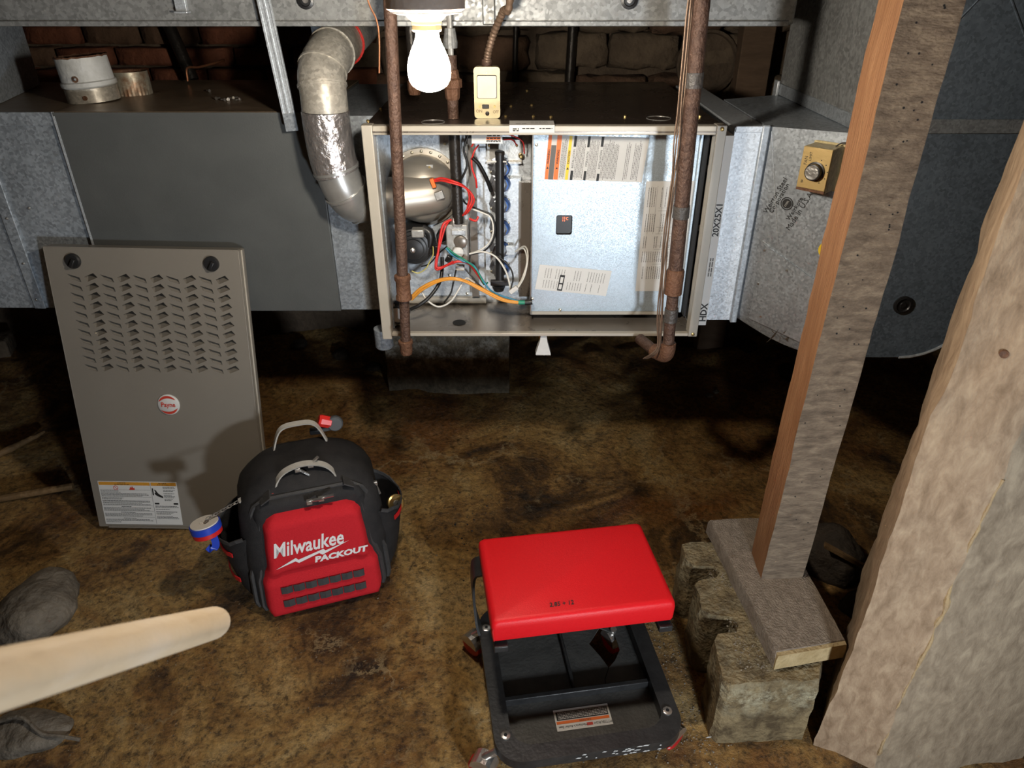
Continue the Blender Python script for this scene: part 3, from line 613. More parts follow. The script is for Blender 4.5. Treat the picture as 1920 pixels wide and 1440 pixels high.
P(MB().mm((px1, PY-0.012, pz0), (px1+0.008, PY+0.002, pz1)), 'panel_bend', m_panel, cp, bevel=0.002)
P(MB().mm((px1+0.009, FY+0.045, pz0), (px1+0.016, PY-0.005, pz1)), 'gap_shade_strip', m_blackmat)  # black strip standing in for the shaded gap at the panel edge
P(MB().mm((FX1-0.009, FY+0.03, FZ0+0.01), (FX1-0.004, PY+0.02, FZ1-0.01)), 'side_liner', m_galv_bright)
for zz in (0.52, 0.80, 0.14):
    P(MB().lathe([(0.009, 0), (0.009, 0.003), (0.006, 0.004)], (FX1-0.011, FY+0.055, FZ0+zz*0.54), (-0.6, -0.8, 0), 14), 'catch_button', m_grey_metal, smooth=True)
# display
P(MB().mm((dw0.x-0.004, PY+0.008, dw1.z-0.004), (dw1.x+0.004, PY+0.010, dw0.z+0.004)), 'display_window', m_black, cp)
dcx = (dw0.x+dw1.x)/2+0.001; dcz = dw0.z-0.016
seg = MB()
for a in ((-.004, .006, .0012, .005), (-.004, -.001, .0012, .005), (.0005, .006, .0012, .005), (.0005, -.001, .0012, .005), (.005, .0045, .0012, .004), (.0075, .007, .004, .0012), (.0075, .001, .004, .0012)):
    seg.mm((dcx+a[0]-a[2]/2, PY+0.0072, dcz+a[1]-a[3]/2), (dcx+a[0]+a[2]/2, PY+0.0078, dcz+a[1]+a[3]/2))
P(seg, 'display_digits', m_led, cp)
for px, py in ((1006, 271), (998, 559), (1050, 580)):
    q = W(px, py, PY); P(MB().lathe([(0.0042, 0), (0.004, -0.003), (0.001, -0.004)], (q.x, PY-0.0015, q.z), (0, 1, 0), 8), 'screw', m_screw, cp, smooth=True)
def label_at(corners, mat, name, parent, Y, th=0.0006):
    """corners px: BL, BR, TR, TL on plane Y -> plate and (o, xd, yd, w, h)"""
    c = [W(x, y, Y) for x, y in corners]
    mb = MB(); f = Vector((0, -th, 0)); mb.loft([c, [p+f for p in c]]); ob = P(mb, name, mat, parent)
    o = c[0]+f; xd = c[1]-c[0]; yd = c[3]-c[0]
    return ob, o, xd.normalized(), yd.normalized(), xd.length, yd.length
LY = PY-0.0016
lb, o, xd, yd, w_, h_ = label_at([(1021, 336), (1203, 342), (1218, 258), (1029, 253)], m_grey_label, 'safety_label', cp, LY); lab(lb, 'large printed safety label with orange and yellow bars')
def bars(rects, mat, prnt=lb): RECT(o, xd, yd, [(a*w_, b*w_, c*h_, d*h_) for a, b, c, d in rects], prnt, mat, world=True)
bars([(0.0, 0.034, 0, 1), (0.088, 0.134, 0, 1)], m_orange); bars([(0.208, 0.238, 0, 1)], m_yellow)
bars([(0.036, 0.086, 0.0, 0.78)], m_inkg)
bars([(0.258, 0.285, 0, 0.22), (0.258, 0.285, 0.76, 1), (0.395, 0.42, 0, 0.22), (0.395, 0.42, 0.76, 1), (0.53, 0.556, 0, 0.17), (0.53, 0.556, 0.78, 1)], m_ink)
rowx = [0.148+0.011*k for k in range(5)] + [0.295+0.0135*k for k in range(7)] + [0.43+0.0135*k for k in range(7)] + [0.565+0.0135*k for k in range(12)] + [0.80+0.016*k for k in range(3)] + [0.88+0.015*k for k in range(5)]
# lines of print run up the label
PRINT(o+xd*0, yd, -xd, [(h_*random.uniform(0.03, 0.08), h_*random.uniform(0.82, 0.95), -w_*x, 0.0013) for x in rowx], lb, m_inkg, world=True)
for s_, x in (('WARNING', 0.019), ('WARNING', 0.113), ('CAUTION', 0.224)):
    TEXT(s_, 0.0072, o+xd*w_*x+yd*h_*0.52-Vector((0, 0.0004, 0)), yd, -xd, m_ink, lb, world=True, bold=0.0002)
    tri = o+xd*w_*x+yd*h_*0.27-Vector((0, 0.0006, 0)); MB()
    P(MB().poly([tri-yd*0.003+xd*0.003, tri-yd*0.003-xd*0.003, tri+yd*0.003]), 'warning_triangle', m_ink, lb)
for s_, x in (('INSTALLATION', 0.272), ('OPERATION', 0.41), ('INSTALLATION', 0.545)):
    TEXT(s_, 0.0075, o+xd*w_*x+yd*h_*0.49-Vector((0, 0.0004, 0)), yd, -xd, m_ink, lb, world=True, xs=0.9)
lb2, o, xd, yd, w_, h_ = label_at([(1191, 546), (1277, 545), (1303, 339), (1212, 340)], m_grey_label, 'diagram_label', cp, LY); lab(lb2, 'tall printed table label partly behind the rusty pipe')
PRINT(o, yd, -xd, [(h_*a, h_*b, -w_*x, 0.0015) for x in [0.07+0.045*k for k in range(20)] for a, b in ((0.12, 0.24), (0.28, 0.38), (0.41, 0.52), (0.56, 0.72), (0.78, 0.95)) if random.random() < 0.72], lb2, m_inkg, world=True)
RECT(o, xd, yd, [(0.3*w_, 0.95*w_, y*h_, y*h_+0.0006) for y in (0.26, 0.30, 0.395, 0.43, 0.54, 0.60, 0.745, 0.77)] + [(0.12*w_+k*0.12*w_, 0.12*w_+k*0.12*w_+0.0005, 0.54*h_, 0.96*h_) for k in range(7)], lb2, m_inkg, world=True)
lb3, o, xd, yd, w_, h_ = label_at([(1003, 542), (1136, 555), (1147, 508), (1012, 496)], m_white, 'rating_label', cp, LY); lab(lb3, 'white rating label with a black rounded badge')
PRINT(o, yd, -xd, [(h_*a, h_*b, -w_*x, 0.0012) for x in [0.10+0.037*k for k in range(23)] for a, b in ((0.1, 0.42), (0.5, 0.9)) if random.random() < 0.75 and not (0.29 < x < 0.42 and a < 0.3)], lb3, m_inkg, world=True)
RECT(o, xd, yd, [(0.305*w_, 0.375*w_, 0.04*h_, 0.68*h_)], lb3, m_ink, world=True, lift=0.0005); RECT(o, xd, yd, [(0.32*w_, 0.36*w_, 0.10*h_, 0.30*h_), (0.32*w_, 0.36*w_, 0.36*h_, 0.60*h_)], lb3, m_white, world=True, lift=0.0009)
q = W(1250, 315, PY); TEXT('L R 85411', 0.006, (q.x, PY-0.0022, q.z), (0, 0, 1), (-1, 0, 0), m_white, cp, world=True)
# bar-code tag folded over the top rail
q0 = W(955, 238, FY-0.006); tx0, tx1 = q0.x, W(1040, 238, FY-0.006).x
tg = P(MB().mm((tx0, FY-0.0065, FZ1-0.012), (tx1, FY-0.0045, FZ1+0.004)).mm((tx0, FY-0.0065, FZ1+0.004), (tx1, FY+0.05, FZ1+0.0055)), 'folded_tag', m_grey_label); lab(tg, 'folded printed paper tag on top edge')
PRINT((tx0, FY-0.0066, FZ1-0.012), (1, 0, 0), (0, 0, 1), [(0.008, 0.022, 0.009, 0.003), (0.03, 0.06, 0.010, 0.0025), (0.07, 0.1, 0.010, 0.0025), (0.008, 0.022, 0.005, 0.003)], tg, m_ink, world=True)
PRINT((tx0, FY-0.004, FZ1+0.0056), (1, 0, 0), (0, 1, 0), [(0.015, 0.04, 0.012, 0.004), (0.05, 0.09, 0.014, 0.002), (0.05, 0.09, 0.03, 0.002), (0.05, 0.09, 0.04, 0.002)], tg, m_ink, world=True)
# sheet-metal screws along the top
for px, py in ((988, 171), (958, 200), (997, 198), (948, 219), (1000, 219), (1033, 220), (1172, 219), (1312, 219), (690, 228), (714, 205)):
    q = WZ(px, py, FZ1); P(MB().lathe([(0.004, 0), (0.004, 0.003), (0.001, 0.005)], q, (0, 0, 1), 8), 'screw', m_brass, top, smooth=True)
for px, py, r_ in ((812, 229, 0.028), (1235, 222, 0.03)):
    q = WZ(px, py, FZ1); P(MB().tube([(q.x+r_*math.cos(a*math.pi/14), q.y+r_*math.sin(a*math.pi/14), FZ1+0.0004) for a in range(29)], 0.0008, 5, cap=False), 'knockout_ring', m_grey_metal, top)
# air filter in its slot
ft = thing('air_filter', 'white cardboard air filter edge standing beside the furnace frame', 'filter', (0.512, 1.8, FZ0))
fb = MB().mm((0.503, 1.735, FZ0+0.028), (0.523, 2.3, FZ1-0.02)).build('filter_frame', m_card, ft, world=True)
TEXT('20X25X1', 0.022, (0.513, 1.7345, 0.98), (0, 0, 1), (-1, 0, 0), m_ink, ft, world=True, bold=0.0004)
TEXT('HDX', 0.024, (0.513, 1.7345, 0.727), (0, 0, 1), (-1, 0, 0), m_ink, ft, world=True, bold=0.0006)
PRINT((0.513, 1.7348, 0.83), (0, 0, 1), (-1, 0, 0), [(0, 0.05, 0.003, 0.003), (0, 0.05, -0.003, 0.003)], ft, m_inkg, world=True)
# screws on the frame corners
for x, z in ((FX1-0.008, FZ1-0.004), (FX1-0.008, FZ0+0.004)):
    P(MB().lathe([(0.005, 0), (0.005, 0.002), (0.002, 0.003)], (x, FY-0.004, z), (0, -1, 0), 10), 'screw', m_brass)

# ------------------------------------------------------------------ ducts and cases
# charcoal coil case
CY, CX0, CX1, CZ0, CZ1 = 1.905, -1.167, -0.501, 0.654, 1.207
cc = thing('coil_case', 'charcoal painted sheet metal coil case left of the furnace', 'coil case', ((CX0+CX1)/2, 2.15, CZ0))
MB().mm((CX0, CY, CZ0), (CX1, CY+0.6, CZ1-0.003)).build('case_body', m_case, cc, world=True, bevel=0.003)
MB().mm((CX0+0.001, CY+0.006, CZ1-0.003), (CX1-0.001, CY+0.6, CZ1)).build('case_top', m_case_top, cc, world=True)
MB().mm((CX0, CY-0.003, CZ1-0.010), (CX1-0.002, CY+0.001, CZ1-0.001)).build('top_lip', m_case, cc, world=True)
MB().mm((CX0-0.003, CY-0.002, CZ0), (CX0+0.002, CY+0.002, CZ1)).build('corner_edge', m_galv_bright, cc, world=True)
# short galvanized collar between case and furnace
co = MB().mm((CX1+0.001, CY+0.004, CZ0+0.004), (FX0-0.001, CY+0.58, CZ1-0.01)).build('duct_collar', m_galv); tag(co, 'short galvanized collar joining charcoal case to furnace side', 'duct')
# left plenum
pl = thing('supply_plenum', 'mottled galvanized plenum box at the left edge of the picture', 'duct', (-1.6, 2.15, 0.67))
MB().mm((-2.1, 1.917, 0.660), (CX0-0.006, 2.48, 1.200)).build('plenum_body', m_galv_left, pl, world=True)
MB().mm((-2.1, 1.922, 1.200), (CX0-0.006, 2.48, 1.204)).build('plenum_top', m_case_top, pl, world=True)
MB().mm((-2.1, 1.910, 1.172), (CX0-0.006, 1.918, 1.205)).build('top_flange', m_galv_left, pl, world=True, bevel=0.002)
MB().mm((-1.400, 1.909, 0.660), (-1.367, 1.918, 1.172)).build('lap_seam', m_galv_left, pl, world=True, bevel=0.002)
for z in (1.08, 0.93, 0.80, 0.69):
    MB().lathe([(0.004, 0), (0.003, 0.003), (0.001, 0.004)], (-1.384, 1.909, z), (0, -1, 0), 8).build('screw', m_chrome, pl, world=True)
MB().lathe([(0.004, 0), (0.003, 0.003), (0.001, 0.004)], W(55, 390, 1.916), (0, -1, 0), 8).build('screw', m_chrome, pl, world=True)
# left riser
ri = MB(); a, b = Vector((-1.39, 2.05, 0)), Vector((-1.494, 2.42, 0))
ri.prism([(a.x, a.y), (b.x, b.y), (-2.0, 2.42), (-2.0, 2.05)], lambda x, y, z: Vector((x, y, z)), 1.205, 1.40)
rb = ri.build('supply_riser', m_galv_left); tag(rb, 'dusty galvanized riser duct in the upper left corner', 'duct')
# trunk duct under the joists
td = thing('trunk_duct', 'long galvanized trunk duct running overhead along the top edge', 'duct', (-0.5, 2.02, 1.405))
MB().mm((-2.2, 1.90, 1.405), (0.674, 2.14, 1.62)).build('duct_body', m_galv_old, td, world=True, bevel=0.006, seg=3)
MB().mm((-0.07, 1.888, 1.405), (-0.04, 1.901, 1.62)).build('drive_cleat', m_galv_old, td, world=True, bevel=0.003)
MB().mm((-2.2, 1.893, 1.402), (0.66, 1.901, 1.414)).build('bottom_hem', m_galv_old, td, world=True, bevel=0.002)
p = W(340, 10, 1.895); MB().mm((p.x-0.013, 1.888, p.z-0.014), (p.x+0.013, 1.90, p.z+0.05)).mm((p.x-0.013, 1.875, p.z-0.016), (p.x+0.018, 1.90, p.z-0.012)).build('hanger_tab', m_galv_bright, td, world=True, bevel=0.001)
for px in (573, 1180):
    p = W(px, 0, 1.899); g = MB().lathe([(0.020, 0), (0.020, 0.006), (0.014, 0.008), (0.012, 0.004), (0.006, 0.004), (0.002, 0.005)], p, (0, -1, 0), 20).build('port_plug', m_black, td, world=True, smooth=True)
    lab(g, 'black rubber port plug'); MB().lathe([(0.0075, 0.0042), (0.0065, 0.0055)], p, (0, -1, 0), 16).build('plug_ring', m_chrome, g, world=True)
# return duct on the right
rd = thing('return_duct', 'bluish galvanized return duct with rounded elbow behind the wooden posts', 'duct', (0.955, 1.9, 0.66))
RX0, RX1, RY, RYB = 0.757, 1.158, 1.60, 2.155
ol = [(RX0, 0.664), (RX1-0.17, 0.664)] + [(RX1-0.17+0.17*math.sin(a), 0.664+0.17-0.17*math.cos(a)) for a in [math.radians(k*10) for k in range(1, 10)]] + [(RX1, 1.225), (RX0, 1.225)]
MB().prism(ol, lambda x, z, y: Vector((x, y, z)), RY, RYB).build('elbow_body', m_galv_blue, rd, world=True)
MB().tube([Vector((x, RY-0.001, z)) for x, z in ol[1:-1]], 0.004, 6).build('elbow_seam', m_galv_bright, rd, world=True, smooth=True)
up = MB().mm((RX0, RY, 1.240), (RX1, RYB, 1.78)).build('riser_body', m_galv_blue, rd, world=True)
MB().mm((RX0-0.004, RY-0.005, 1.213), (RX1+0.004, RYB+0.004, 1.243)).build('seam_band', m_galv, rd, world=True, bevel=0.002)
# cross-break creases of the riser faces
for A, B in (((RX0, RY, 1.25), (RX1, RY, 1.77)), ((RX1, RY, 1.25), (RX0, RY, 1.77))):
    MB().tube([Vector(A)+Vector((0, 0.0005, 0)), Vector(B)+Vector((0, 0.0005, 0))], 0.0022, 5).build('cross_break', m_galv_blue, up, world=True)
for A, B in (((RX0, RY, 1.25), (RX0, RYB, 1.77)), ((RX0, RYB, 1.25), (RX0, RY, 1.77))):
    MB().tube([Vector(A)+Vector((0.0008, 0, 0)), Vector(B)+Vector((0.0008, 0, 0))], 0.0022, 5).build('cross_break', m_galv_old, up, world=True)
MB().mm((RX0-0.001, RY+0.001, 1.243), (RX0, RYB, 1.78)).build('riser_side', m_galv_old, rd, world=True)
MB().mm((RX0-0.012, RYB-0.01, 1.205), (RX0-0.004, RYB+0.02, 1.25)).build('slip_joint', m_galv_bright, rd, world=True, bevel=0.002)
# filter box next to the furnace, then the flared transition
MB().mm((0.526, 1.748, 0.700), (0.600, 2.45, 1.198)).build('filter_box', m_galv_bright, rd, world=True)
MB().mm((0.5265, 1.742, 1.188), (0.604, 1.752, 1.202)).build('box_lip', m_galv_bright, rd, world=True, bevel=0.001)
MB().mm((0.588, 1.737, 0.696), (0.606, 1.752, 1.205)).build('drive_cleat', m_galv, rd, world=True, bevel=0.003)
tr_ = MB(); rings = []
S = 14
for i in range(S+1):
    s_ = i/S; x = 0.604+0.152*s_; y = 1.752-0.152*s_; zb = 0.700-0.036*math.sin(min(1, s_*1.15)*math.pi/2)
    yb2 = y + 0.05*math.exp(-s_*2)*0  # straight sheet
    zt = 1.200+0.012*s_
    rings.append([Vector((x, y+0.035, zb)), Vector((x, y+0.012, zb+0.006)), Vector((x, y, zb+0.028)), Vector((x, y-0.008*math.sin(s_*math.pi), 0.82)), Vector((x, y, 1.0)), Vector((x, y, zt)), Vector((x, RYB, zt)), Vector((x, RYB, zb))])
tro = tr_.loft(rings).build('flared_transition', m_galv, rd, world=True, smooth=True, ang=30)
def TP(s_, z, off=0.0):   # point on the flared sheet
    n = Vector((-0.7071, -0.7071, 0)); return Vector((0.604+0.152*s_, 1.752-0.152*s_, z)) + n*off
TD = Vector((0.7071, -0.7071, 0))
for (a, b) in (((0.05, 1.19), (0.55, 0.78)), ((0.98, 0.86), (0.18, 0.93)), ((0.25, 0.93), (0.5, 0.73))):
    MB().tube([TP(*a, 0.0005), TP(*b, 0.0005)], 0.0016, 5).build('fold_line', m_galv_bright, tro, world=True)
pt = MB(); A, B, C, D = TP(0.22, 0.925, 0.004), TP(0.99, 0.86, 0.004), TP(0.99, 0.70, 0.010), TP(0.20, 0.72, 0.006)
pt.loft([[A, B, C, D], [p+Vector((-0.002, -0.002, 0)) for p in (A, B, C, D)]]); po = pt.build('patch_sheet', m_galv, rd, world=True)
for a in ((0.24, 0.91), (0.55, 0.875), (0.24, 0.82), (0.35, 0.735)):
    MB().lathe([(0.004, 0), (0.003, 0.003)], TP(*a, 0.007), (-0.7, -0.7, 0), 8).build('screw', m_chrome, po, world=True)
# stamped maker's print on the flared sheet: runs upwards
UPV = Vector((0, 0, 1))
dg_ = (UPV*0.93 + TD*0.36).normalized(); sd_ = (TD*0.93 - UPV*0.36).normalized()
base = TP(0.36, 1.035, 0.0015)
for s_, off, sz in (('Weirton Steel', -0.030, 0.017), ('Corporation', -0.018, 0.016), ('Weirkote', 0.028, 0.016), ('Made in U.S.A', 0.041, 0.018)):
    TEXT(s_, sz, base+sd_*off, dg_, -sd_, m_ink, rd, world=True)
em = MB().lathe([(0.0155, 0), (0.0155, 0.0004), (0.0135, 0.0004), (0.0135, 0.0)], base+sd_*0.005, (-0.7071, -0.7071, 0), 24, cap=False).build('stamp_ring', m_ink, rd, world=True)
MB().lathe([(0.0115, 0.0), (0.0115, 0.0003)], base+sd_*0.005, (-0.7071, -0.7071, 0), 24).build('stamp_disc', m_ink, rd, world=True)
TEXT('STEEL', 0.0065, base+sd_*0.005+Vector((-0.0006, -0.0006, 0)), dg_, -sd_, m_grey_label, rd, world=True)
ys = MB().lathe([(0.020, 0.0), (0.020, 0.0006)], TP(0.93, 0.945, 0.001), (-0.7071, -0.7071, 0), 20).build('yellow_sticker', m_yellow, rd, world=True)
# black plug on the cheek
p = W(1692, 571, RY); g = MB().lathe([(0.023, 0), (0.023, 0.004), (0.017, 0.006), (0.015, 0.003), (0.008, 0.003), (0.007, 0.005), (0.002, 0.005)], (p.x, RY-0.001, p.z), (0, -1, 0), 24).build('port_plug', m_black, rd, world=True, smooth=True, ang=30); lab(g, 'round black rubber plug')
# bright facets standing in for a crumpled reflection low on the transition
fo = MB(); random.seed(3); q = TP(0.62, 0.70, 0.012)
for k in range(7):
    a = q + Vector((random.uniform(-.02, .02), random.uniform(-.012, .004), random.uniform(-.015, .03))); fo.poly([a, a+Vector((random.uniform(-.02, .02), -.004, random.uniform(.01, .03))), a+Vector((random.uniform(-.02, .02), .002, random.uniform(-.02, .0)))])
fob = fo.build('reflection_facets', m_foil, recalc=False); tag(fob, 'crumpled silver reflection on the duct bottom, built as bright facets', 'reflection')

# control box on the return duct (humidistat style dial)
cbp = TP(0.72, 1.135, 0.001); ang = math.atan2(TD.y, TD.x)
cb = thing('dial_control', 'cream metal control box with round dial on the duct', 'control', cbp + Vector((0, 0, -0.052)), (0, 0, ang))
# local x along duct sheet, local -y outward
PLATE([rrect(-0.036, 0.036, 0.0, 0.104, 0.003)], 0.003, lambda a, b, c: (a, -0.0025+c, b), 'wall_plate', m_creambox, cb)
MB().mm((-0.033, -0.058, 0.004), (0.033, -0.004, 0.100)).build('box_cover', m_creambox, cb, bevel=0.002)
MB().mm((-0.0325, -0.061, 0.010), (0.0325, -0.058, 0.0995)).build('face_plate', m_gold, cb, bevel=0.001)
MB().mm((-0.0325, -0.0605, 0.004), (0.0325, -0.058, 0.0098)).build('face_band', m_rustdk, cb)
kn = MB().lathe([(0.021, 0), (0.021, 0.004), (0.018, 0.005), (0.0175, 0.017), (0.0155, 0.018)], (0.004, -0.061, 0.050), (0, -1, 0), 28).build('dial_knob', m_black, cb, smooth=True, ang=30)
MB().lathe([(0.0155, 0.0175), (0.015, 0.0190), (0.002, 0.0190)], (0.004, -0.061, 0.050), (0, -1, 0), 28).build('dial_cap', m_chrome, kn, smooth=True, ang=30)
TEXT('FAN', 0.010, (-0.022, -0.0613, 0.070), (0, 0, 1), (-1, 0, 0), m_ink, cb); TEXT('LIMIT', 0.008, (-0.013, -0.0613, 0.080), (0, 0, 1), (-1, 0, 0), m_ink, cb); TEXT('II', 0.010, (-0.022, -0.0613, 0.024), (1, 0, 0), (0, 0, 1), m_ink, cb)
for k in range(5):
    a = math.radians(-60+k*33); MB().lathe([(0.0013, 0), (0.0013, 0.0006)], (0.004+0.0265*math.cos(a), -0.061, 0.050+0.0265*math.sin(a)), (0, -1, 0), 6).build('dial_mark', m_ink, cb)
MB().tube(spline([(0.02, -0.02, 0.100), (0.03, -0.015, 0.108), (0.05, -0.012, 0.112), (0.06, -0.014, 0.128)], 5), 0.0016, 6).build('thin_wire', m_blackiron, cb)

# ------------------------------------------------------------------ flue pipe
fp = thing('flue_pipe', 'dusty metal flue pipe with foil tape curving up from the furnace side', 'flue pipe', W(640, 380, 1.80))
FR = 0.054
path = [Vector((FX0-0.002, 1.862, lo1.z)), W(672, 378, 1.845), W(648, 356, 1.818), W(628, 310, 1.81), W(616, 255, 1.81), W(607, 180, 1.81), W(604, 135, 1.835), W(622, 98, 1.91), W(660, 62, 2.15), W(690, 36, 2.45), W(700, 30, 2.96)]
def sect(pts, name, mat, r=FR, par=fp, n=28): return MB().tube(pts, r, n).build(name, mat, par, world=True, smooth=True, ang=50)
full = spline(path, 8)
iA, iB, iC, iD, iE = 0, 20, 40, 50, 62
sect(full[0:9], 'elbow_gore', m_flue_shiny, FR+0.0005); sect(full[8:17], 'elbow_gore', m_flue_shiny, FR+0.0015); sect(full[16:24], 'elbow_gore', m_flue_shiny, FR)
sect(full[22:38], 'foil_tape_wrap', m_foil, FR+0.003); sect(full[37:44], 'pipe_section', m_flue, FR+0.001)
sect(full[42:50], 'elbow_gore', m_flue, FR+0.002); sect(full[49:57], 'elbow_gore', m_flue, FR+0.001); sect(full[56:62], 'elbow_gore', m_flue, FR); sect(full[60:], 'pipe_section', m_flue, FR-0.002)
for i in (8, 16, 23, 43, 49, 56):
    t = (full[i+1]-full[i-1]).normalized()*0.003; sect([full[i]-t, full[i]+t], 'crimp_bead', m_flue if i > 30 else m_flue_shiny, FR+0.0045)
t = (full[61]-full[59]).normalized()
rs = MB()
for i in range(1):
    u = t.cross(Vector((0, 0, 1))).normalized(); w2 = t.cross(u)
    ring = [full[60] + (u*math.cos(a)+w2*math.sin(a))*(FR+0.002) + t*0.003*math.sin(5*a) for a in [math.radians(k*12) for k in range(31)]]
    rs.tube(ring, 0.0035, 7, cap=False)
lab(rs.build('sealant_bead', m_redseal, fp, world=True, smooth=True), 'smear of red high temperature sealant')

# vent stubs standing on the case
vs = thing('vent_collar', 'white painted round vent collar with rusted rim on the case', 'vent collar', WZ(178, 188, CZ1), (0.0, -0.06, 0))
MB().lathe([(0.066, 0), (0.066, 0.035), (0.063, 0.037)], (0, 0, 0), n=32, cap=False).build('lower_sleeve', m_flue, vs, smooth=True, recalc=False)
m_whitewash = MT('white_coating', (0.62, 0.62, 0.60), (0.45, 0.44, 0.40), 0.6, 0.1, 20, 0.3, 60)
MB().lathe([(0.0655, 0.036), (0.070, 0.040), (0.070, 0.050), (0.066, 0.053), (0.0645, 0.112)], (0, 0, 0), n=32, cap=False).build('upper_sleeve', m_whitewash, vs, smooth=True, recalc=False, ang=20)
rim = MB(); rim.tube([Vector((0.0645*math.cos(a), 0.0645*math.sin(a), 0.112+0.003*noise.noise(Vector((5*a, 0, 0))))) for a in [math.radians(k*10) for k in range(37)]], 0.0024, 6, cap=False); rim.build('rusted_rim', m_rustdk, vs)
MB().lathe([(0.0625, 0.111), (0.0625, 0.002)], (0, 0, 0), n=32, cap=False).build('inner_wall', m_rustdk, vs, smooth=True, recalc=False)
MB().lathe([(0.005, 0), (0.004, 0.004), (0.001, 0.005)], (0.004, -0.068, 0.062), (0, -1, 0), 8).build('screw', m_chrome, vs); MB().lathe([(0.006, -0.003), (0.006, 0.001)], (0.012, -0.0665, 0.014), (0, -1, 0), 10).build('screw_hole', m_rustdk, vs)
MB().lathe([(0.008, -0.003), (0.008, 0.0005)], (0.003, -0.068, 0.061), (0, -1, 0), 10).build('rust_spot', m_rustdk, vs)
v2 = thing('crimped_pipe_end', 'short crimped pipe end with rust streaks beside the white collar', 'vent collar', WZ(251, 176, CZ1))
cr = MB(); rings = []
for h in (0.0, 0.03, 0.058, 0.062):
    rings.append([Vector(((0.050+(0.0016 if k % 2 and h < 0.05 else 0))*math.cos(2*math.pi*k/60), (0.050+(0.0016 if k % 2 and h < 0.05 else 0))*math.sin(2*math.pi*k/60), h)) for k in range(60)])
m_rustgalv = GALV('rust_streaked_galvanized', (0.50, 0.47, 0.38), 0.7, 0.45, 0.5, 90, (0.26, 0.10, 0.03))
cr.loft(rings, cap=False).build('crimped_wall', m_rustgalv, v2, smooth=True, recalc=False, ang=25)
MB().lathe([(0.050, 0.062), (0.046, 0.060), (0.046, 0.0)], (0, 0, 0), n=30, cap=False).build('inner_wall', m_rustdk, v2, smooth=True, recalc=False)
# loose screws on the case top
spots = [(391, 173), (409, 187), (419, 190), (427, 189), (433, 187), (442, 186), (447, 190)]
for k, (px, py) in enumerate(spots):
    q = WZ(px, py, CZ1); a = random.uniform(0, 6.28); d = Vector((math.cos(a), math.sin(a), 0))
    o_ = MB().lathe([(0.0015, -0.008), (0.002, -0.006), (0.002, 0.004), (0.0045, 0.004), (0.0045, 0.007)], q+Vector((0, 0, 0.0045)), d, 8).build('sheet_metal_screw', m_chrome)
    if k == 0: tag(o_, 'single loose screw lying apart on the dusty case top', 'screw', 'loose screws on the case top')
    else: tag(o_, 'small loose screw in the little pile on the case top', 'screw', 'loose screws on the case top')

# hanger straps
hs = thing('hanger_strap', 'ribbed galvanized hanger strap slanting down in front of charcoal case', 'strap', W(547, 246, 1.868))
a, b = W(493, -8, 1.868), W(549, 245, 1.868); dv = (b-a).normalized(); sd = dv.cross(Vector((0, 1, 0))).normalized(); nn = Vector((0, -1, 0))
MB().band([a, b], sd, 0.031, 0.003).build('strap_web', m_galv_bright, hs, world=True)
for s_ in (-1, 0, 1): MB().band([a+sd*0.0135*s_+nn*0.003, b+sd*0.0135*s_+nn*0.003], sd, 0.004, 0.004).build('strap_rib', m_galv_bright, hs, world=True)
c_ = a+(b-a)*0.86; MB().band([c_+nn*0.005, b+nn*0.005], sd, 0.030, 0.002).build('strap_tail', m_galv, hs, world=True)
h2 = MB().band([W(585, 10, 2.28)+Vector((-0.02, 0, 0.31)), W(585, 10, 2.28), W(600, 90, 2.28)], (1, 0, 0), 0.03, 0.003).build('hanger_strip', m_galv); tag(h2, 'narrow metal strip hanging behind the flue pipe', 'strap')

# ------------------------------------------------------------------ pipes
lp = thing('gas_drop_pipe', 'rusty vertical iron pipe in front of the burner side with drip leg', 'pipe', W(762, 655, 1.65))
lt, lbm = W(739, -20, 1.65), W(758, 612, 1.65)
cpl = W(756, 538, 1.65)
MB().tube([Vector((lt.x, 1.65, 1.78)), cpl+Vector((0, 0, 0.012))], 0.0137, 20).build('upper_pipe', m_rust, lp, world=True, smooth=True)
MB().lathe([(0.0165, -0.034), (0.0205, -0.032), (0.0205, -0.024), (0.018, -0.02), (0.018, 0.016), (0.0205, 0.02), (0.0205, 0.030), (0.0165, 0.033)], cpl, (0, 0, 1), 20).build('coupling', m_rustdk, lp, world=True, smooth=True, ang=35)
MB().tube([cpl-Vector((0, 0, 0.025)), Vector((lbm.x, 1.65, 0.672))], 0.0130, 20).build('lower_pipe', m_rust, lp, world=True, smooth=True)
MB().lathe([(0.0155, 0.036), (0.019, 0.034), (0.019, 0.026), (0.0165, 0.022), (0.0165, 0.006), (0.014, -0.004), (0.004, -0.008)], (lbm.x, 1.65, 0.652), (0, 0, 1), 20).build('end_cap', m_rustdk, lp, world=True, smooth=True, ang=35)
rp = thing('conduit_pipe', 'rusty vertical pipe with taped wires across the access panel', 'pipe', W(1245, 640, 1.60))
rt, rbm = W(1316, 0, 1.60), W(1256, 612, 1.60); rc = W(1262, 527, 1.60)
def rpx(z): 
    t = (z-rbm.z)/(rt.z-rbm.z); return Vector((rbm.x+(rt.x-rbm.x)*t, 1.60, z))
MB().tube([rpx(1.78), rpx(rc.z)], 0.0172, 20).build('upper_pipe', m_rust, rp, world=True, smooth=True)
MB().lathe([(0.017, -0.034), (0.0215, -0.032), (0.0215, 0.026), (0.019, 0.030), (0.017, 0.031)], rpx(rc.z), (0, 0, 1), 20).build('coupling', m_rustdk, rp, world=True, smooth=True, ang=35)
MB().tube([rpx(rc.z), rpx(0.70)], 0.0145, 20).build('lower_pipe', m_rust, rp, world=True, smooth=True)
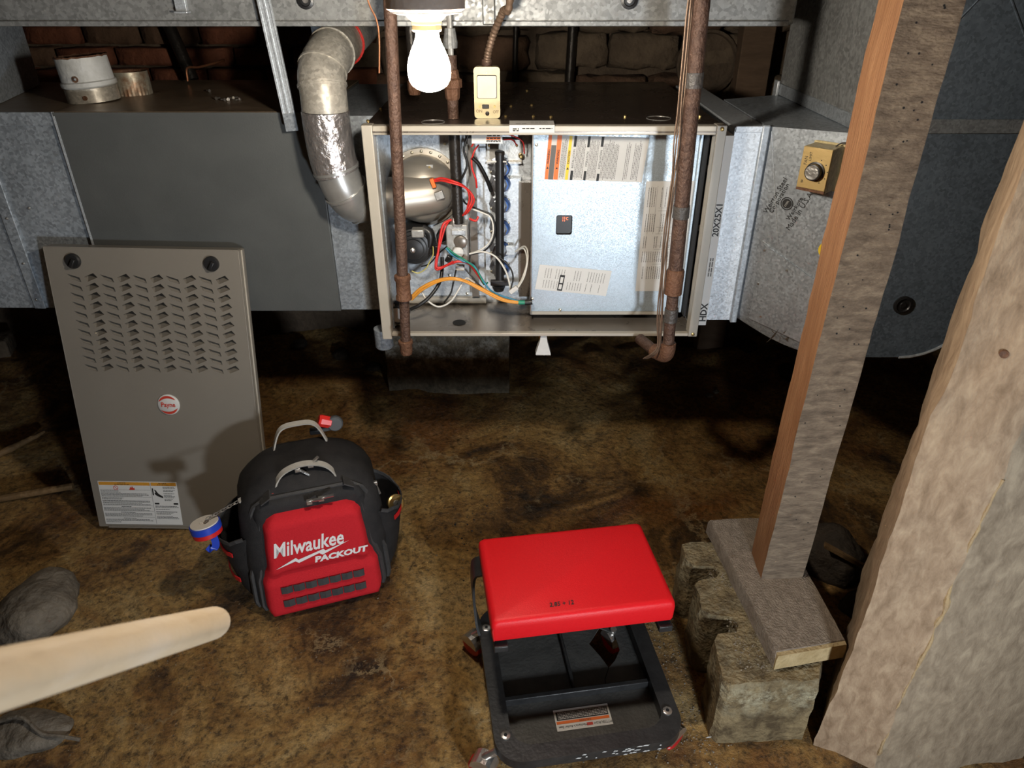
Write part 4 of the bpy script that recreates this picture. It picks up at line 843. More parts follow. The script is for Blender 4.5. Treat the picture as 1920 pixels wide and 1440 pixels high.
e0 = rpx(0.705); MB().tube(spline([e0, e0+Vector((0, 0, -0.022)), e0+Vector((-0.004, 0.012, -0.040)), e0+Vector((-0.022, 0.045, -0.046))], 6), 0.0195, 18).build('elbow', m_rustdk, rp, world=True, smooth=True)
MB().tube([e0+Vector((-0.02, 0.04, -0.046)), e0+Vector((-0.05, 0.115, -0.046))], 0.0145, 14).build('run_pipe', m_rust, rp, world=True, smooth=True)
for py, h in ((150, 0.03), (397, 0.028), (590, 0.035)):
    z = W(1290, py, 1.6).z; MB().tube([rpx(z-h/2), rpx(z+h/2)], 0.0190 if py < 500 else 0.0165, 18).build('tape_wrap', m_blacktape, rp, world=True, smooth=True)
for k in range(4):
    pts = []
    for i in range(15):
        z = 1.56-(1.56-0.70)*i/14; off = -0.0195-0.0035*k - 0.004*noise.noise(Vector((i*0.6, k, 2))) if i > 1 else -0.021-0.002*k
        if 7 < i < 14: off -= 0.006*math.sin((i-7)/7*math.pi)
        pts.append(rpx(z)+Vector((off, -0.004-0.003*(k % 2), 0)))
    pts += [e0+Vector((-0.03-0.004*k, -0.004, -0.03)), e0+Vector((-0.045-0.003*k, 0.02, -0.055))]
    MB().tube(spline(pts, 3), 0.0019, 6).build('thin_wire', m_bx, rp, world=True, smooth=True)
# gas riser with union behind the bulb
gr = thing('gas_riser', 'iron gas riser with rusty union entering the furnace top', 'pipe', Vector((gx, 1.838, FZ1)))
MB().tube([(gx, 1.838, FZ1+0.001), (gx, 1.838, 1.345)], 0.0135, 16).build('riser_pipe', m_rust, gr, world=True, smooth=True)
MB().lathe([(0.015, 0.0), (0.017, 0.004), (0.019, 0.026), (0.024, 0.028), (0.024, 0.046), (0.018, 0.050), (0.016, 0.066), (0.014, 0.068)], (gx, 1.838, FZ1+0.044), (0, 0, 1), 8).build('pipe_union', m_rustdk, gr, world=True)
MB().tube([(gx, 1.838, 1.345), (gx, 1.838, 1.78)], 0.007, 10).build('riser_stem', m_grey_metal, gr, world=True)
q = W(843, 60, 1.838); MB().lathe([(0.016, -0.012), (0.017, 0.0), (0.012, 0.03)], (gx, 1.838, 1.372), (0, 0, 1), 14).build('valve_body', m_galv_old, gr, world=True)
q = W(777, 168, 1.94); n2 = thing('capped_nipple', 'short rusty capped pipe nipple hanging behind the lit bulb', 'pipe', q)
MB().tube([q, Vector((q.x, q.y, 1.405))], 0.012, 12).build('nipple_pipe', m_blackiron, n2, world=True, smooth=True); MB().lathe([(0.014, -0.012), (0.017, 0.0), (0.017, 0.02), (0.013, 0.022)], q, (0, 0, 1), 8).build('cap', m_rustdk, n2, world=True)
# dark pipes on the back wall
for a, b, r_, l_ in (((300, 10, 2.86), (362, 150, 2.80), 0.022, 'dark slanted pipe behind the charcoal case near red bricks'), ((968, 20, 2.92), (964, 172, 2.92), 0.010, 'thin dark vertical pipe behind the switch box'), ((1076, 20, 2.9), (1066, 172, 2.9), 0.018, 'thick dark vertical pipe against the back stone wall')):
    o_ = MB().tube([W(*a), W(*b)], r_, 12).build('wall_pipe', m_blackiron, smooth=True); tag(o_, l_, 'pipe')
ct = MB().tube(spline([W(352, 152, 2.42), W(351, 128, 2.42), W(372, 126, 2.42), W(396, 120, 2.42), W(421, 112, 2.42)], 5), 0.0035, 8).build('copper_tube', m_copper, smooth=True); tag(ct, 'bent thin copper tube end sticking up behind the charcoal case', 'tube')
hw = MB().tube(spline([W(680, -30, 1.5), W(693, 10, 1.5), W(706, 38, 1.5), W(711, 75, 1.5), W(711, 137, 1.5)], 6), 0.0016, 6).build('hanging_wire', m_copper, smooth=True); tag(hw, 'thin bare wire dangling left of the rusty pipe and bulb', 'wire')
pw = MB().tube([Vector((W(693, 10, 1.5).x-0.02, 1.5, 1.78)), W(680, -30, 1.5)], 0.0016, 6).build('wire_tail', m_copper, hw, world=True)
# old wall stud and plugged flue hole on the back wall
st = MB().mm((W(1383, 100, 2.9).x, 2.86, 0.0), (W(1442, 100, 2.9).x, 2.94, 1.78)).build('wall_stud', m_joist, bevel=0.004); tag(st, 'dark wooden stud standing against the back wall at right', 'stud')
q = W(1325, 118, 2.93); th = MB().lathe([(0.115, 0.0), (0.115, 0.02), (0.105, 0.022), (0.10, 0.006), (0.02, 0.006)], (q.x, 2.935, q.z), (0, -1, 0), 32).build('flue_thimble', m_mortar, wb, world=True, smooth=True, ang=30)

# ------------------------------------------------------------------ lamp
BX, BY, BZ = -0.117, 1.09, 1.412
lf = thing('light_fixture', 'bare lit bulb in porcelain lampholder at top centre', 'lamp', (BX, BY, 1.57))
MB().lathe([(0.050, 1.494), (0.0535, 1.491), (0.0535, 1.474), (0.049, 1.471)], (BX, BY, 0), n=36).build('holder_rim', m_porc_dk, lf, world=True, smooth=True, ang=30)
MB().lathe([(0.049, 1.472), (0.048, 1.469), (0.028, 1.466), (0.023, 1.461), (0.0205, 1.459)], (BX, BY, 0), n=32).build('holder_base', m_porc, lf, world=True, smooth=True)
MB().mm((BX-0.045, BY-0.045, 1.494), (BX+0.045, BY+0.045, 1.57)).build('junction_box', m_galv_old, lf, world=True, bevel=0.006)
MB().lathe([(0.0195, 1.461), (0.0205, 1.460), (0.0205, 1.455), (0.0195, 1.454), (0.020, 1.452), (0.0205, 1.448), (0.019, 1.446)], (BX, BY, 0), n=28).build('socket_ring', m_cream, lf, world=True, smooth=True, ang=30)
prof = [(0.0150, 1.447), (0.0160, 1.439), (0.019, 1.431), (0.0235, 1.422), (0.0275, 1.412), (0.030, 1.402), (0.0302, 1.393), (0.0285, 1.384), (0.0245, 1.377), (0.018, 1.3725), (0.010, 1.3695), (0.001, 1.3690)]
bo = MB().lathe(prof, (BX, BY, 0), n=24).build('bulb', m_bulb, lf, world=True, smooth=True, ang=80); lab(bo, 'glowing white light bulb')

# switch box with armoured cable
sb = thing('switch_box', 'cream handy box with switch and armoured cable on furnace top', 'switch box', WZ(914, 222, FZ1))
sx, sy = sb.location.x, 1.845
sb.location = (sx, sy, FZ1)
PLATE([rrect(-0.030, 0.030, 0.0, 0.116, 0.008)], 0.034, lambda a, b, c: (a, c+0.017, b), 'box_body', m_cream, sb)
fpz = PLATE([rrect(-0.0315, 0.0315, 0.0003, 0.117, 0.008)], 0.003, lambda a, b, c: (a, c-0.0015, b), 'cover_plate', m_cream, sb)
PLATE([rrect(-0.023, 0.023, 0.048, 0.098, 0.004)], 0.008, lambda a, b, c: (a, c-0.006, b), 'receptacle_cover', m_porc, sb); PLATE([rrect(-0.024, 0.024, 0.047, 0.099, 0.004), rrect(-0.022, 0.022, 0.049, 0.097, 0.003)], 0.004, lambda a, b, c: (a, c-0.005, b), 'cover_gasket', m_blackmat, sb)
MB().mm((-0.012, -0.010, 0.024), (0.004, -0.003, 0.033)).build('toggle_switch', m_black, sb, bevel=0.001)
for x, z in ((-0.018, 0.028), (0.018, 0.028), (0.0, 0.104)): MB().lathe([(0.003, 0), (0.003, 0.002)], (x, -0.003, z), (0, -1, 0), 8).build('screw', m_brass, sb)
MB().lathe([(0.005, 0), (0.005, 0.003), (0.002, 0.004)], (0, -0.003, 0.012), (0, -1, 0), 12).build('pilot_button', m_blackiron, sb)
TEXT('ON', 0.010, (-0.020, -0.0034, 0.017), (1, 0, 0), (0, 0, 1), m_rustdk, sb); TEXT('OFF', 0.010, (0.021, -0.0034, 0.015), (1, 0, 0), (0, 0, 1), m_rustdk, sb, xs=0.8)
cab = [sb.location+Vector((0, 0.017, 0.117)), W(915, 100, 1.85), W(926, 62, 1.84), W(943, 22, 1.80), W(957, -12, 1.76), Vector((W(957, -12, 1.76).x+0.01, 1.70, 1.78))]
cl = spline(cab, 22); MB().tube(cl, [0.0092 if (i//2) % 2 else 0.0076 for i in range(len(cl))], 12).build('armoured_cable', m_bx, sb, world=True, smooth=True, ang=60)
MB().lathe([(0.012, 0), (0.013, 0.004), (0.013, 0.016), (0.010, 0.018)], (0, 0.017, 0.116), (0, 0, 1), 12).build('cable_connector', m_rust, sb, smooth=True)
# white drip tube under the furnace
wt = thing('drain_tube', 'white plastic drain spout hanging below the furnace front', 'drain', W(1019, 680, 1.75))
q = W(1019, 630, 1.75); MB().loft([[Vector((q.x+dx*k, 1.75+dy*0.012, z)) for dx, dy in ((-1, -1), (1, -1), (1, 1), (-1, 1))] for k, z in ((0.008, FZ0-0.004), (0.010, 0.64), (0.020, 0.603), (0.021, 0.598))]).loft([[Vector((q.x+dx, 1.75+dy*0.013, z)) for dx, dy in ((-.02, -1), (.021, -1), (.021, 1), (-.02, 1))] for z in (0.5975, 0.5970)]).build('spout', m_whiteplastic, wt, world=True, bevel=0.002)
ytag = MB().mm((q.x-0.012, 1.757, 0.62), (q.x-0.008, 1.762, FZ0-0.003)).build('yellow_tag', m_yellow, wt, world=True)
# furnace foot
ff = MB().lathe([(0.022, -0.03), (0.026, -0.025), (0.026, 0.03), (0.022, 0.032)], (W(718, 645, 1.78).x, 1.80, 0.62), (0, 0, 1), 16).build('leveling_foot', m_galv, fu, world=True, smooth=True)

# ------------------------------------------------------------------ leaning furnace door
DL, DW = 0.872, 0.527
dr = thing('furnace_door', 'taupe louvered furnace door leaning against the duct at left', 'door panel', (-1.030, 1.70, 0.004), (math.radians(-10.3), math.radians(1.2), 0))
hw_ = DW/2
loops = [[(-hw_, 0), (hw_, 0), (hw_, DL), (-hw_, DL)]]; lv = []
zt0 = 0.800
for r in range(11):
    for c in range(5):
        x0 = -0.214 + c*0.0905 + 0.000*r; z0 = zt0 - r*0.0262
        hgt = 0.0135
        L_ = [(x0, z0-hgt*0.15), (x0+0.036, z0-0.011-hgt*0.15), (x0+0.036, z0-0.011-hgt), (x0+0.006, z0-hgt)]
        Rr = [(x0+0.046, z0-0.009), (x0+0.076, z0+0.002), (x0+0.083, z0-0.010), (x0+0.053, z0-0.021)]
        L_ = [(x0, z0), (x0+0.033, z0-0.010), (x0+0.036, z0-0.0225), (x0+0.008, z0-0.0145)]; Rr = [(x0+0.046, z0-0.0085), (x0+0.073, z0+0.003), (x0+0.083, z0-0.009), (x0+0.054, z0-0.0215)]
        lv.append((L_, 0)); lv.append((Rr, 1)); loops.append(L_); loops.append(Rr)
PLATE(loops, 0.0016, lambda a, b, c: (a, c, b), 'door_face', m_taupe, dr)
lmesh = {}
for pts, kind in lv:
    ox, oz = pts[0]
    if kind not in lmesh:
        q = [(x-ox, z-oz) for x, z in pts]; mb = MB(); dp = 0.019
        t0_, t1_, b1_, b0_ = [Vector((a, 0, b)) for a, b in q]; bk = Vector((0, dp, 0))
        # pressed-in louver: upper edge goes back, lower edge stays on the face
        mb.poly([b0_, b1_, t1_+bk, t0_+bk]); mb.poly([b0_, t0_+bk, t0_]); mb.poly([b1_, t1_, t1_+bk])
        o_ = mb.build('louver', m_taupe, dr, recalc=False); lmesh[kind] = o_.data
    else:
        o_ = bpy.data.objects.new('louver', lmesh[kind]); COL.objects.link(o_); o_.parent = dr
    o_.location = (ox, 0.0008, oz)
MB().mm((-hw_, 0.024, 0.003), (hw_, 0.026, DL-0.003)).build('dark_backing', m_blackmat, dr)  # black sheet added so the louver openings read as shade
MB().mm((hw_-0.001, -0.001, 0), (hw_+0.002, 0.045, DL)).build('side_flange', m_taupe, dr, bevel=0.001)
MB().mm((hw_+0.002, 0.014, 0.0), (hw_+0.006, 0.022, DL)).build('flange_bead', m_beige, dr, bevel=0.001)
MB().mm((-hw_-0.002, -0.001, 0), (-hw_+0.001, 0.045, DL)).build('side_flange', m_taupe, dr, bevel=0.001)
MB().mm((-hw_, 0.0, DL-0.001), (hw_, 0.04, DL+0.002)).build('top_flange', m_taupe, dr)
MB().mm((-hw_+0.03, -0.006, -0.001), (hw_-0.03, 0.03, 0.004)).build('bottom_lip', m_taupe, dr)
for x in (-0.188, 0.189):
    k = MB().lathe([(0.021, 0.0), (0.021, 0.006), (0.018, 0.010), (0.002, 0.011)], (x, -0.001, 0.836), (0, -1, 0), 24).build('quarter_turn_knob', m_black, dr, smooth=True, ang=30)
    MB().box((x+0.004, -0.016, 0.832), (0.010, 0.010, 0.024), Matrix.Rotation(0.5, 3, 'Y')).build('knob_grip', m_black, k, bevel=0.002)
bd = MB().lathe([(0.032, 0), (0.032, 0.003), (0.029, 0.0055), (0.002, 0.006)], (0.012, -0.0008, 0.417), (0, -1, 0), 36).build('badge', m_whiteplastic, dr, smooth=True, ang=50); lab(bd, 'round white badge with red swooshes')
for s_ in (0, 1):
    arc = MB(); A0 = math.radians(35 if s_ == 0 else 215)
    inn, outr = [], []
    for k in range(15):
        a = A0 + math.radians(125)*k/14; t_ = 0.0075*math.sin(math.pi*k/14)**0.6
        outr.append((0.0285*math.cos(a), 0.0285*math.sin(a))); inn.append(((0.0285-t_)*math.cos(a), (0.0285-t_)*math.sin(a)))
    arc.loft([[Vector((0.012+p[0], -0.0068, 0.417+p[1])) for p in outr], [Vector((0.012+p[0], -0.0073, 0.417+p[1])) for p in inn]], cap=False, closed=False).build('badge_swoosh', m_redink, bd, recalc=False)
TEXT('Payne', 0.0195, (0.012, -0.0072, 0.4175), (1, 0, 0), (0, 0, 1), m_redink, bd, bold=0.0004, xs=0.92)
wlb = thing; lbw, lbh = 0.240, 0.150; lx, lz = -0.243, 0.010
wp = MB().mm((lx, -0.0016, lz), (lx+lbw, -0.0007, lz+lbh)).build('warning_label', m_white, dr); lab(wp, 'white bilingual warning label with orange header')
O_ = Vector((lx, -0.0017, lz)); XD, ZD = Vector((1, 0, 0)), Vector((0, 0, 1))
RECT(O_, XD, ZD, [(0.002, 0.158, 0.137, 0.148), (0.161, 0.238, 0.137, 0.148)], wp, m_amber)
rows = [(0.06, 0.085, 0.145, 0.002), (0.05, 0.095, 0.140, 0.002), (0.185, 0.21, 0.145, 0.002), (0.18, 0.215, 0.140, 0.002)]
for z, a, b in ((0.117, .004, .06), (0.113, .004, .065), (0.108, .004, .145), (0.104, .004, .15), (0.100, .004, .13), (0.093, .004, .07), (0.089, .004, .065), (0.083, .004, .15), (0.079, .004, .15), (0.075, .004, .125), (0.070, .004, .15), (0.063, .06, .09), (0.058, .004, .15), (0.054, .004, .13), (0.050, .004, .145), (0.043, .055, .10), (0.038, .004, .15), (0.034, .004, .15), (0.030, .004, .12), (0.022, .06, .10), (0.017, .004, .14), (0.013, .004, .15), (0.008, .004, .05)): rows.append((a, b, z, 0.0016))
for z in (0.132, 0.128, 0.122, 0.118, 0.110, 0.104, 0.100, 0.096, 0.090, 0.086): rows.append((0.196, 0.196+random.uniform(.02, .038), z, 0.0016))
for z in (0.066, 0.062, 0.055, 0.046, 0.042, 0.038, 0.030, 0.026, 0.022): rows.append((0.164, 0.164+random.uniform(.04, .072), z, 0.0016))
PRINT(O_, XD, ZD, rows, wp, m_ink)
RECT(O_, XD, ZD, [(0.003, 0.157, z, z+0.0005) for z in (0.121, 0.0965, 0.066, 0.0465, 0.0255)] + [(0.159, 0.1597, 0.003, 0.148), (0.164, 0.178, 0.072, 0.078), (0.222, 0.236, 0.072, 0.078), (0.162, 0.166, 0.104, 0.128)], wp, m_ink)
ir = MB(); ir.lathe([(0.0075, 0), (0.0075, 0.0003), (0.006, 0.0003), (0.006, 0)], O_+XD*0.052+ZD*0.128, (0, -1, 0), 20, cap=False); R_ = Matrix.Rotation(math.radians(45), 3, 'Y'); ir.box(O_+XD*0.052+ZD*0.128, (0.013, 0.0004, 0.0015), R_); ir.build('prohibition_icon', m_redink, wp)
fi = MB(); fi.poly([O_+Vector((0.092, -0.0004, 0.122)), O_+Vector((0.110, -0.0004, 0.122)), O_+Vector((0.109, -0.0004, 0.130)), O_+Vector((0.106, -0.0004, 0.127)), O_+Vector((0.103, -0.0004, 0.135)), O_+Vector((0.100, -0.0004, 0.128)), O_+Vector((0.097, -0.0004, 0.133)), O_+Vector((0.095, -0.0004, 0.126))]); fi.build('flame_icon', m_redink, wp, recalc=False)
hi = MB(); hi.poly([O_+Vector((x, -0.0004, z)) for x, z in ((0.168, 0.124), (0.174, 0.121), (0.178, 0.113), (0.182, 0.108), (0.193, 0.100), (0.193, 0.094), (0.180, 0.099), (0.172, 0.104), (0.168, 0.110), (0.172, 0.114))]); hi.build('hand_icon', m_ink, wp, recalc=False)

# ------------------------------------------------------------------ tool backpack
bp_ = thing('tool_backpack', 'black and red tool backpack standing beside the leaning door', 'backpack', (-0.508, 1.384, 0.0), (0, 0, math.radians(18.8)))
def rr_ring(hw2, v0, v1, z, r, n=6, dz=None):
    out = []
    for cx, cy, a0 in ((hw2-r, v0+r, -90), (hw2-r, v1-r, 0), (-hw2+r, v1-r, 90), (-hw2+r, v0+r, 180)):
        for i in range(n+1):
            a = math.radians(a0+90*i/n); x, y = cx+r*math.cos(a), cy+r*math.sin(a)
            zz = z + (dz(x, y) if dz else 0) + 0.004*noise.noise(Vector((x*14, y*14, z*14)))
            out.append(Vector((x+0.005*noise.noise(Vector((x*11, y*11, z*11+4))), y+0.004*noise.noise(Vector((x*11, y*11, z*11+9))), zz)))
    return out
secs = [(0.006, .160, .045, .27, .05), (0.02, .180, .035, .285, .05), (0.08, .188, .030, .29, .05), (0.16, .190, .034, .292, .05), (0.24, .188, .044, .292, .055), (0.295, .182, .055, .29, .06), (0.325, .170, .066, .286, .06), (0.350, .152, .084, .280, .06), (0.370, .128, .105, .272, .055), (0.384, .098, .128, .262, .05), (0.391, .06, .150, .245, .035)]
MB().loft([rr_ring(h, a, b, z, r) for z, h, a, b, r in secs]).build('main_body', m_blkf, bp_, smooth=True, ang=70)
# zipper seams around the body
for dv in (0.0, 0.10):
    pts = []
    for t in range(25):
        a = math.pi*t/24; c_, s_ = math.cos(a), math.sin(a)
        pts.append(Vector((0.184*(abs(c_)**0.55)*(1 if c_ > 0 else -1), 0.095+dv*0.9+0.06*s_*(1-dv*4), 0.12+0.262*(s_**0.6))))
    MB().tube(pts, 0.005, 6).build('zipper_seam', m_blkf2, bp_, smooth=True)
# front pocket: outline half width by height
def hwf(t): # t 0..1 bottom..top
    K = [(0, .140), (.03, .150), (.10, .157), (.34, .155), (.44, .146), (.52, .136), (.60, .134), (.88, .126), (.95, .115), (1.0, .090)]
    for (a, x), (b, y) in zip(K, K[1:]):
        if a <= t <= b:
            u = (t-a)/(b-a); u = u*u*(3-2*u); return x+(y-x)*u
    return .09
PH = 0.318
def pocket(extra, zoff0, zoff1, depth, name, mat, v_front, par):
    mb = MB(); NU, NV = 36, 44
    for j in range(NV+1):
        t = j/NV; z = zoff0 + (PH+zoff1-zoff0)*t
        for i in range(NU+1):
            s = -1+2*i/NU; hw2 = hwf(t)+extra; u = s*hw2
            e = min((1-abs(s))*hw2, t*PH, (1-t)*PH*0.9)
            k = min(1, e/0.022); k = math.sqrt(max(0, 1-(1-k)**2))
            d = depth*k
            if name == 'red_shell':
                # molded relief: raised upper panel, step at mid height, ridge
                d += 0.010*max(0, min(1, (0.135-abs(u))/0.012))*max(0, min(1, (t-0.44)/0.03))*max(0, min(1, (0.97-t)/0.05))
                d += 0.007*max(0, min(1, (0.40-t)/0.05))*k
                gz = 0.475-abs(t-0.475)
                if abs(u) < 0.105: d -= 0.007*math.exp(-((t-0.46)/0.022)**2)*min(1, (0.105-abs(u))/0.01)
            vf = v_front + 0.045*t - d
            mb.v.append(Vector((u, vf, z)))
    for j in range(NV):
        for i in range(NU):
            a = j*(NU+1)+i; mb.f.append([a, a+1, a+NU+2, a+NU+1]); mb.mi.append(0)
    return mb.build(name, mat, par, smooth=True, ang=60, recalc=False)
rim_ = pocket(0.024, 0.004, 0.032, 0.034, 'pocket_gusset', m_blkf, 0.050, bp_)
red = pocket(0.0, 0.006, -0.004, 0.030, 'red_shell', m_redf, 0.022, bp_); lab(red, 'molded red front shell')
pts = [Vector(((hwf(t)+0.006)*s_, 0.022+0.045*t-0.004, 0.006+(PH-0.006)*t)) for s_, ts in ((-1, [k/20 for k in range(1, 21)]), (1, [k/20 for k in range(20, 0, -1)])) for t in ts]
MB().tube(pts, 0.0055, 6).build('zipper_piping', m_blkf2, bp_, smooth=True)
pts = [Vector(((hwf(t)+0.022)*s_, 0.034+0.045*t, 0.01+(PH+0.016)*t)) for s_, ts in ((-1, [k/20 for k in range(1, 21)]), (1, [k/20 for k in range(20, 0, -1)])) for t in ts]
MB().tube(pts, 0.007, 6).build('zipper_piping', m_blkf2, bp_, smooth=True)
# surface frame of the red shell for lettering (slopes back with height)
fy = lambda z, raised=0.010: 0.022 + 0.045*(z-0.006)/(PH-0.01) - 0.030 - raised
sl = Vector((0, 0.045/PH, 1)).normalized(); ex = Vector((1, 0, 0))
def on(u, z, lift=0.0012, raised=0.010): return Vector((u, fy(z, raised)-lift, z))
lg = TEXT('Milwaukee', 0.060, on(-0.022, 0.222), ex, sl, m_whiteprint, bp_, name='logo_lettering', shear=0.22, bold=0.0012, xs=0.70)
TEXT('PACKOUT', 0.0235, on(0.056, 0.172), ex, sl, m_whiteprint, bp_, name='logo_lettering', shear=0.15, bold=0.0012, xs=1.25)
bolt = MB(); B_ = [(-0.108, 0.183), (-0.058, 0.190), (-0.062, 0.184), (0.005, 0.197), (0.000, 0.191), (0.085, 0.206), (0.018, 0.187), (0.024, 0.193), (-0.046, 0.178), (-0.040, 0.185)]
bolt.poly([on(u, z) for u, z in [(-0.112, 0.168), (-0.058, 0.191), (-0.052, 0.184), (0.014, 0.200), (0.019, 0.194), (0.082, 0.209), (0.010, 0.183), (0.002, 0.190), (-0.052, 0.174), (-0.060, 0.181)]]).build('logo_bolt', m_whiteprint, bp_, recalc=False)
for z0 in (0.100, 0.058):
    mb = MB(); pts = []
    for k in range(7):
        u0 = -0.110+k*0.0315
        mb.loft([[on(u0, z0-0.0105, -0.001, 0.007), on(u0, z0+0.0105, -0.001, 0.007)], [on(u0+0.001, z0-0.0105, 0.004, 0.007), on(u0+0.001, z0+0.0105, 0.004, 0.007)], [on(u0+0.0155, z0-0.0105, 0.0062, 0.007), on(u0+0.0155, z0+0.0105, 0.0062, 0.007)], [on(u0+0.0295, z0-0.0105, 0.004, 0.007), on(u0+0.0295, z0+0.0105, 0.004, 0.007)], [on(u0+0.0305, z0-0.0105, -0.001, 0.007), on(u0+0.0305, z0+0.0105, -0.001, 0.007)]], cap=False, closed=False)
    mb.build('webbing_strip', m_blkf2, bp_, recalc=False)
# handles
def handle(v, hw2, zb, zt, name, mat, wd=0.022):
    pts = spline([(-hw2, v-0.012, zb-0.03), (-hw2+0.012, v, zb+0.006), (-hw2*0.55, v+0.006, zt-0.010), (0, v+0.008, zt), (hw2*0.55, v+0.006, zt-0.010), (hw2-0.012, v, zb+0.006), (hw2, v-0.012, zb-0.03)], 6)
    return MB().band(pts, (0, 1, 0.25), wd, 0.004).build(name, mat, bp_, smooth=True)
lab(handle(0.108, 0.084, 0.366, 0.406, 'front_handle', m_greyweb, 0.017), 'grey webbing grab handle')
lab(handle(0.120, 0.083, 0.362, 0.398, 'front_handle_pad', m_blkf2, 0.018), 'black padded underside of handle')
lab(handle(0.235, 0.085, 0.375, 0.452, 'rear_handle', m_greyweb, 0.016), 'grey rear carry handle')
for s_ in (-1, 1):
    MB().box((s_*0.086, 0.088, 0.338), (0.004, 0.004, 0.03)).build('red_stitching', m_redink, bp_)
    MB().box((s_*0.105, 0.105, 0.352), (0.03, 0.10, 0.004), Matrix.Rotation(s_*0.55, 3, 'Y')).build('top_webbing', m_blkf2, bp_, bevel=0.001)
# zipper pulls
def pull(x, y, z, a):
    z_ = MB().tube([(x, y, z), (x+0.034*math.cos(a), y-0.012, z+0.034*math.sin(a))], 0.0042, 6).build('zipper_pull', m_chrome, bp_)
    MB().box((x, y-0.004, z), (0.014, 0.010, 0.012)).build('zipper_slider', m_chrome, z_, bevel=0.001)
for a_ in ((0.000, 0.044, 0.338, 0.25), (0.030, 0.046, 0.339, 0.30), (-0.016, 0.118, 0.392, -0.6), (0.018, 0.125, 0.394, 0.9), (0.176, 0.11, 0.305, -1.3)): pull(*a_)
# side pockets
for s_ in (-1, 1):
    mb = MB(); rings = []
    for z, b in ((0.03, 0.02), (0.06, 0.045), (0.12, 0.058), (0.17, 0.066), (0.215, 0.070)):
        ring = []
        for k in range(13):
            a = math.pi*k/12; ring.append(Vector((s_*(0.178 + b*math.sin(a)), 0.155-0.095*math.cos(a), z + 0.03*(1-math.sin(a))*(z > 0.2) + 0.006*noise.noise(Vector((k*.7, z*20, s_))))))
        rings.append(ring)
    mb.loft(rings, cap=False, closed=False)
    inner = [[p - Vector((s_*0.006, 0, 0)) for p in r] for r in rings]; mb.loft(inner, cap=False, closed=False)
    sp_ = mb.build('side_pocket', m_blkf, bp_, smooth=True, ang=70, recalc=False)
    MB().band([p+Vector((s_*0.002, 0, 0.001)) for p in rings[-1]], (0, 0, 1), 0.010, 0.004).build('pocket_binding', m_blkf2, sp_)
    for zz, n_ in ((0.19, 'red_trim'), (0.10, 'red_trim')) if s_ < 0 else ((0.20, 'red_trim'),):
        rr2 = rings[3] if zz > 0.15 else rings[2]
        MB().band([p+Vector((s_*0.004, -0.002, zz-p.z)) for p in rr2[2:8]], (0, 0, 1), 0.013, 0.003).build(n_, m_redwheel, sp_)
# key ring strap for tape
TW = bp_.matrix_basis
stp = thing('sealing_tape_roll', 'white, blue and red roll of thread tape clipped to the backpack', 'tape roll', TW @ Vector((-0.262, 0.10, 0.255)), (math.radians(-8), math.radians(-8), 0))
PLATE([circ(0, 0, 0.035, 32), circ(0, 0, 0.012, 20)], 0.012, lambda a, b, c: (a, b, 0.030+c), 'white_tape', m_tapewhite, stp)
PLATE([circ(0, 0, 0.0385, 32), circ(0, 0, 0.031, 32)], 0.018, lambda a, b, c: (a, b, 0.024+c), 'blue_spool', m_tapeblue, stp)
PLATE([circ(0, 0, 0.037, 32), circ(0, 0, 0.012, 20)], 0.014, lambda a, b, c: (a, b, 0.009+c), 'red_spool', m_tapered, stp)
MB().band(spline([(0.024, -0.02, 0.004), (0.024, -0.022, -0.02), (0.012, -0.024, -0.034), (0.000, -0.02, -0.026)], 5), (1, 0.3, 0), 0.018, 0.002).build('blue_tail', m_tapeblue, stp)
pw_ = stp.matrix_basis @ Vector((0.0, 0.0, 0.040)); pe = TW @ Vector((-0.165, 0.125, 0.325))
for k in range(9):
    c_ = pw_.lerp(pe, 0.12+k*0.09); d_ = (pe-pw_).normalized(); sd2 = d_.cross(Vector((0, 0, 1) if k % 2 else (0.3, 1, 0.2))).normalized()
    MB().tube([c_+d_*0.007*math.cos(a)+sd2*0.0038*math.sin(a) for a in [i*math.pi/5 for i in range(11)]], 0.0012, 5, cap=False).build('chain_link', m_chrome, stp, world=True)
MB().band([pe-(pe-pw_).normalized()*0.01, pe+(pe-pw_).normalized()*0.025], (0, 1, 0.2), 0.016, 0.004).build('clip_strap', m_greyweb, stp, world=True)
# red and grey clip light at the rear handle
fl_ = thing('clip_flashlight', 'red and grey clip-on flashlight on rear of the backpack', 'flashlight', TW @ Vector((0.075, 0.268, 0.392)), (0, 0, math.radians(10)))
MB().lathe([(0.010, -0.02), (0.017, -0.016), (0.018, 0.012), (0.015, 0.018)], (0.000, 0, 0.036), (-0.92, -0.1, 0.38), 8).build('red_head', m_redplastic, fl_)
MB().lathe([(0.020, 0), (0.022, 0.003), (0.022, 0.014), (0.019, 0.018)], (0.027, 0.006, 0.026), (0, -1, 0.25), 20).build('pivot_disc', m_greyplastic, fl_, smooth=True, ang=30)
MB().box((0.005, 0.002, 0.012), (0.05, 0.016, 0.012), Matrix.Rotation(-0.1, 3, 'Y')).build('clip_arm', m_greyplastic, fl_, bevel=0.002)
MB().box((-0.03, 0.002, 0.006), (0.03, 0.02, 0.014)).build('clip_base', m_black, fl_, bevel=0.002)
